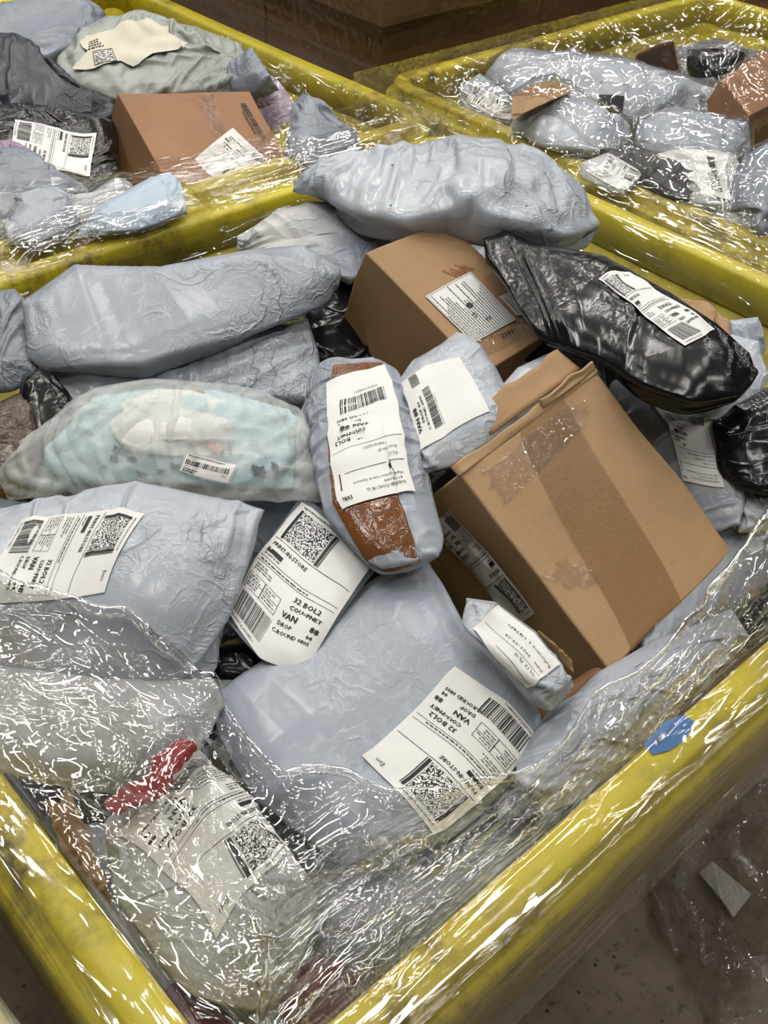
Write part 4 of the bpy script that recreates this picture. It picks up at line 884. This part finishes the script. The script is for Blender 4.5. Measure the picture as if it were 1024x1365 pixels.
def pallet(x0, x1, y0, y1, label):
    t = thing('pallet', label, 'pallet', ((x0 + x1) / 2, (y0 + y1) / 2, 0)); WOOD = CARD_D
    def bx(a, b, c, d, e, f, nm):
        V = [(x, y, z) for x in (a, b) for y in (c, d) for z in (e, f)]
        mesh_obj(nm, V, [(0, 1, 3, 2), (4, 6, 7, 5), (0, 4, 5, 1), (2, 3, 7, 6), (0, 2, 6, 4), (1, 5, 7, 3)], WOOD, t, smooth=False)
    for k in range(7): bx(x0, x1, y0 + (y1 - y0 - .1) * k / 6, y0 + (y1 - y0 - .1) * k / 6 + .1, .135, .158, 'deck_board')
    for k in range(3): bx(x0 + (x1 - x0 - .1) * k / 2, x0 + (x1 - x0 - .1) * k / 2 + .1, y0, y1, 0, .135, 'stringer')
pallet(sx - .02, sx + 1.46, sy - .02, sy + 1.28, 'wooden pallet under the wrapped stack of cartons')
pallet(2.50, 2.97, -.07, 1.35, 'wooden pallet under the dark cartons behind the film-covered tub')

# ================================================================== stretch film
hm = HM.copy()
for _ in range(3):                            # close pinholes between samples
    m = hm.copy()
    for dx in (-1, 0, 1):
        for dy in (-1, 0, 1): m = np.maximum(m, np.roll(np.roll(hm, dx, 0), dy, 1))
    hm = np.where(hm < 0.2, m, hm)
def heap_z(X):
    i = np.clip(((X[..., 0] - HX0) / HC).astype(int), 0, hm.shape[0] - 1); j = np.clip(((X[..., 1] - HY0) / HC).astype(int), 0, hm.shape[1] - 1)
    return hm[i, j]
def settle(X, gap=.004, it=10, free=None):
    """lift a sheet clear of the heap and let it span the hollows"""
    z0 = X[..., 2].copy()
    for k in range(it):
        h = heap_z(X) + gap
        X[..., 2] = np.where(free, np.maximum(X[..., 2], h), X[..., 2]) if free is not None else np.maximum(X[..., 2], h)
        Z = smooth2(X[..., 2][..., None], 3)[..., 0]; X[..., 2] = np.where(free, Z, X[..., 2]) if free is not None else Z
    h = heap_z(X) + gap * .6
    X[..., 2] = np.where(free, np.maximum(X[..., 2], h), X[..., 2]) if free is not None else np.maximum(X[..., 2], h)
    X[..., 2] = smooth2(X[..., 2][..., None], 1)[..., 0]
    return X
def crinkle(X, amp, seed, an=(1, 1), f=20.0, up=True):
    du = np.linalg.norm(np.diff(X, axis=0, prepend=X[:1]), axis=-1).cumsum(0); dv = np.linalg.norm(np.diff(X, axis=1, prepend=X[:, :1]), axis=-1).cumsum(1)
    q = np.stack([du * an[0], dv * an[1]], -1)
    q = q + np.stack([noise(q * 10, seed), noise(q * 10 + 50, seed + 1)], -1) * 0.03
    h = (0.5 - np.abs(noise(q * f, seed + 2)) * 1.6) + 0.40 * (0.5 - np.abs(noise(q * f * 2.3 + 9, seed + 3)) * 1.7) + 0.9 * np.exp(-np.abs(noise(q * f * 1.4 + 4, seed + 4)) * 11)
    n = normals(X); n = np.where((n[..., 2:] < 0), -n, n) if up else n
    return X + n * (np.asarray(amp) * h)[..., None]
def film(X, parent, mat=None, name='film_sheet', ids=None):
    return mesh_obj(name, X, grid_faces(X.shape[0], X.shape[1]), mat or FILM, parent, mat_ids=ids)
def split_ids(ns, nt, t0):
    a = np.broadcast_to((np.linspace(0, 1, nt)[:-1] < t0)[None], (ns - 1, nt - 1)).astype(np.int32)
    return (a * np.where(np.arange(ns - 1) < ns * 7 / 16, 2, 1)[:, None]).ravel()

# --- main tub: skirt over the two near rims, folded in over the parcels
fm = thing('stretch_film', 'clear crumpled stretch film pulled over the near rims and front parcels', 'film', (0.3, 0.3, ZR - .3))
inner = [((-.02, .98), (-260, 640, .0)), ((-.0, .74), (-110, 735, .0)), ((0, .55), (0, 772, -.01)), ((0, .42), (95, 800, -.02)), ((0, .30), (200, 862, -.05)), ((0, .2), (280, 918, -.08)),
         ((0, .10), (328, 985, -.085)), ((.0, .0), (400, 1028, -.09)), ((.12, 0), (500, 1042, -.09)), ((.22, 0), (610, 1052, -.08)), ((.34, 0), (695, 1020, -.07)), ((.48, 0), (790, 935, -.07)),
         ((.62, 0), (875, 850, -.055)), ((.76, 0), (955, 775, -.05)), ((.9, 0), (1008, 695, -.03)), ((1.05, 0), (1060, 610, -.02)), ((1.18, 0), (1120, 560, -.01))]
def ring(ns, nt, seed, gap, inset=0.0, jag=.012):
    ks = np.linspace(0, len(inner) - 1, ns); a0 = np.arange(len(inner))
    rim = np.stack([np.interp(ks, a0, [q[0][c] for q in inner]) for c in (0, 1)], -1)
    rim = smooth2(rim[:, None].repeat(3, 1), 12)[:, 0]
    Wc = cubic_matrix(len(inner), ns); inn = Wc @ np.array([P(*q[1]) for q in inner])
    cen = np.array([MX / 2, MY / 2])
    tan = np.gradient(rim, axis=0); out = np.stack([tan[:, 1], -tan[:, 0]], -1); out /= np.linalg.norm(out, axis=1, keepdims=True)
    out = np.where(((rim - cen) * out).sum(-1, keepdims=True) < 0, -out, out)
    out = smooth2(out[:, None].repeat(3, 1), 20)[:, 0]; out /= np.linalg.norm(out, axis=1, keepdims=True)
    t = np.linspace(0, 1, nt); X = np.zeros((ns, nt, 3))
    kn = np.array([0, .16, .19, .27, .30, 1.0])
    offs = np.array([.034, .033, .024, -.016, -.024, 0]); zz = np.array([-.125, -.03, .004, .005, -.004, 0])
    for i in range(ns):
        w = inn[i].copy(); d = np.array([*rim[i], ZR]) - w; dn = np.linalg.norm(d); w = w + d / dn * (inset + jag * (1 + noise(np.array([ks[i] * 2.1, 0.0]) , seed) + .35 * noise(np.array([ks[i] * 5.1, 4.0]), seed)))
        for c in range(2): X[i, :, c] = np.interp(t, kn, list(rim[i][c] + out[i][c] * offs[:5]) + [w[c]])
        X[i, :, 2] = np.interp(t, kn, list(ZR + zz[:5]) + [w[2]])
    free = np.broadcast_to((t > .31)[None], (ns, nt))
    X = settle(X, gap, 10, free)
    amp = np.interp(t, [0, .16, .2, .3, .38, .85, 1], [.002, .0006, .0004, .0006, .004, .0056, .004])
    X = crinkle(X, amp[None].repeat(ns, 0) * (1 + .4 * noise(np.stack(np.meshgrid(ks, t * 6, indexing='ij'), -1), seed + 8)), seed, (.5, 1.0), 16)
    return X
film(ring(560, 170, 5, .005), fm, [FILM, FILM_X, FILM_Y], ids=split_ids(560, 170, .31))
film(ring(460, 140, 15, .011, .05, .03), fm, [FILM, FILM_X, FILM_Y], ids=split_ids(460, 140, .31))
# rolled, bunched edge of the film
E0 = smooth2(ring(560, 24, 5, .005)[:, -1:].repeat(3, 1), 14)[:, 0]
k = 7; R = []
for j in range(k):
    a = 2 * math.pi * j / (k - 1); rr_ = .006 + .004 * noise(np.stack([np.linspace(0, 26, len(E0)), np.full(len(E0), 1.5)], -1), 77)
    R.append(E0 + np.stack([rr_ * math.cos(a) * .7, rr_ * math.cos(a) * .7, rr_ * math.sin(a) + .004], -1))
X = np.stack(R, 1); film(crinkle(X, .0008, 78, (.2, 2), 30), fm, name='rolled_edge')

# bunched-up film near the corner
C = coons([[P(300, 1265, -.05), P(350, 1350, -.04), P(420, 1390, -.03)], [P(420, 1390, -.03), P(560, 1300, -.03), P(690, 1150, -.04)], [P(690, 1150, -.04), P(600, 1110, -.07), P(500, 1120, -.08)], [P(500, 1120, -.08), P(380, 1190, -.07), P(300, 1265, -.05)]], 150, 130)
uvn = np.stack(np.meshgrid(np.linspace(0, 1, 150), np.linspace(0, 1, 130), indexing='ij'), -1)
C[..., 2] = np.maximum(C[..., 2], heap_z(C) + .012); C = smooth2(C, 6)
C[..., 2] += .014 * (ridged(uvn * [5, 4] + noise(uvn * 3, 91)[..., None] * .8, 92, 2) - .3)
film(crinkle(C, .0065, 93, (.8, 1), 22), fm, name='bunched_film')

# --- film bands stretched over the rims that meet at the back
def band(parent, x_line, cross, nu, nv, seed, amp=.0016, an=(.10, 1.4), f=30, mat=FILM_X, free=False, gap=.004):
    """x_line: points along the rim; cross: (offset across, height) profile"""
    L = polyline([np.array([*p_, 0.0]) for p_ in x_line], nu); t = np.gradient(L, axis=0); t /= np.linalg.norm(t, axis=1, keepdims=True)
    o = np.stack([-t[:, 1], t[:, 0]], -1); c = np.array(cross); v = np.linspace(0, 1, nv); kn = np.linspace(0, 1, len(c))
    X = np.zeros((nu, nv, 3)); of = np.interp(v, kn, c[:, 0]); zz = np.interp(v, kn, c[:, 1])
    X[..., :2] = L[:, None, :2] + o[:, None] * of[None, :, None]; X[..., 2] = ZR + zz[None]
    X[..., 2] += .006 * noise(np.stack(np.meshgrid(np.linspace(0, 4, nu), np.linspace(0, 3, nv), indexing='ij'), -1), seed + 60)
    hz = heap_z(X) + gap; X[..., 2] = np.maximum(X[..., 2], np.minimum(hz, ZR + .03)); X[..., 2] = smooth2(X[..., 2][..., None], 5)[..., 0]
    return film(crinkle(X, amp, seed, an, f), parent, mat)
f2 = thing('stretch_film', 'taut streaked stretch film along the rims shared with the far tub', 'film', (.6, 1.06, ZR - .2))
band(f2, [(-.35, 1.045), (1.22, 1.05)], [(-.15, -.10), (-.07, -.035), (-.03, .006), (.03, .008), (.06, .007), (.08, .010), (.11, .004), (.14, -.01)], 260, 90, 31)
band(f2, [(-.35, 1.055), (1.20, 1.07)], [(-.06, .0), (-.02, .012), (.03, .012), (.07, .013), (.12, .006), (.17, -.01)], 220, 60, 33, an=(.06, 1.8))
f3 = thing('stretch_film', 'taut streaked stretch film along the rims shared with the film-covered tub', 'film', (1.22, .6, ZR - .2))
band(f3, [(1.225, -.15), (1.225, 1.9)], [(-.14, -.04), (-.06, .006), (-.02, .008), (.03, .007), (.07, .009), (.12, -.06), (.14, -.3)], 320, 80, 35, mat=FILM_Y)
# --- film drawn over the whole of the third tub
f4 = thing('stretch_film', 'clear film stretched and pleated over the tub with the printed mailer', 'film', (1.8, .7, ZR - .1))
nu, nv = 300, 300
U, V_ = np.meshgrid(np.linspace(1.245, 2.335, nu), np.linspace(.27, 1.31, nv), indexing='ij')
X = np.stack([U, V_, np.full_like(U, ZR + .004)], -1)
ed = np.minimum(np.minimum(U - 1.245, 2.335 - U), np.minimum(V_ - .27, 1.31 - V_)); fr = ed > .045
X[..., 2] -= np.clip((ed - .05) * .25, 0, .03)
X = settle(X, .006, 12, fr)
pl = np.exp(-((U - 1.75 - (V_ - .6) * .25) / .10) ** 2)
X = crinkle(X, .0015 + .0035 * np.clip(ed / .2, 0, 1), 41, (.7, 1), 11)
X[..., 2] += pl * .004 * (0.5 - np.abs(noise(np.stack([(U - (V_ - .6) * .25) * 70, V_ * 2], -1), 43)) * 1.6) * np.clip(ed / .05, 0, 1)
film(X, f4, FILM_OVER)
# skirt down its outer sides
for a, b, s in (((1.232, .24), (1.232, 1.32), 44), ((1.232, 1.322), (2.36, 1.322), 45)):
    L = polyline([np.array([*a, 0]), np.array([*b, 0])], 160); Z = np.linspace(ZR + .006, ZR - .5, 60)
    X = np.repeat(L[:, None], 60, 1); X[..., 2] = Z[None]
    X = crinkle(X, .002, s, (.15, 1.2), 40, up=False); film(X, f4, FILM_TIGHT)
# --- pallet wrap
f5 = thing('stretch_film', 'dark streaked pallet wrap round the stacked cartons behind', 'film', (sx, sy, .5))
def wall_film(a, b, z0, z1, seed, n=200, m=110):
    L = polyline([np.array([*a, 0]), np.array([*b, 0])], n); X = np.repeat(L[:, None], m, 1); X[..., 2] = np.linspace(z0, z1, m)[None]
    film(crinkle(X, .004, seed, (.12, 1.5), 24, up=False), f5, FILM_TIGHT)
wall_film((sx - .05, sy + 1.3), (sx - .05, sy - .045), .2, 1.4, 51)
wall_film((sx - .05, sy - .045), (sx + 1.47, sy - .03), .2, 1.4, 52)
wall_film((2.505, 1.36), (2.505, -.08), .2, 1.1, 53)
# --- film round the tub beside the scuffed rim
f6 = thing('stretch_film', 'milky film over the tub beside the scuffed rim', 'film', (-.2, .2, ZR - .1))
MILK = film_mat('milky_stretch_film', 1.5, 0.6, 0.14, 0.6, 16.0)
band(f6, [(-.105, -.2), (-.105, 1.0)], [(-.05, -.25), (-.042, .0), (.0, .012), (.05, .01), (.14, -.01), (.26, -.02)], 200, 70, 55, .003, (.2, 1.2), 30, MILK)
# --- scrap of film and paper on the floor
ff = thing('discarded_film', 'crumpled scrap of clear film on the concrete floor', 'film', P(970, 1200, -ZR))
pts = [P(x, y, -ZR) for x, y in [(880, 1240), (960, 1400), (1120, 1380), (1120, 1020), (960, 1010), (850, 1110)]]
C = coons([[pts[0], pts[1]], [pts[1], pts[2], pts[3]], [pts[3], pts[4]], [pts[4], pts[5], pts[0]]], 150, 150)
uvn = np.stack(np.meshgrid(np.linspace(0, 1, 150), np.linspace(0, 1, 150), indexing='ij'), -1)
C[..., 2] = .012 + .09 * np.clip(.3 + ridged(uvn * 4, 61, 2), 0, 1) * (uvn[..., 0] * (1 - uvn[..., 0]) * uvn[..., 1] * (1 - uvn[..., 1]) * 16) ** .4
C = crinkle(C, .010, 62, (1, 1), 13); C[..., 2] = np.maximum(C[..., 2], .003)
film(C, ff, FILM_FLOOR)
V = [P(x, y, -ZR + z) for x, y, z in [(932, 1163, .012), (950, 1148, .03), (1002, 1192, .03), (978, 1223, .012), (960, 1196, .022)]]
sp = mesh_obj('paper_scrap', V, [(0, 4, 1), (1, 4, 2), (2, 4, 3), (3, 4, 0)], PAPER, smooth=False); tag(sp, 'small white paper scrap lying on the film on the floor', 'paper')
sp.modifiers.new('sheet', 'SOLIDIFY').thickness = .0006

# --- yellow card on the dark cartons far behind
pc = [on_plane(x, y, (2.525, 0, 0), (1, 0, 0)) for x, y in [(936, 20), (957, 3), (986, 19), (968, 27)]]
yc = mesh_obj('yellow_card', pc, [(0, 1, 2, 3)], YELLOW, smooth=False); tag(yc, 'yellow card stuck to the dark cartons behind', 'card')
yc.modifiers.new('card', 'SOLIDIFY').thickness = .003
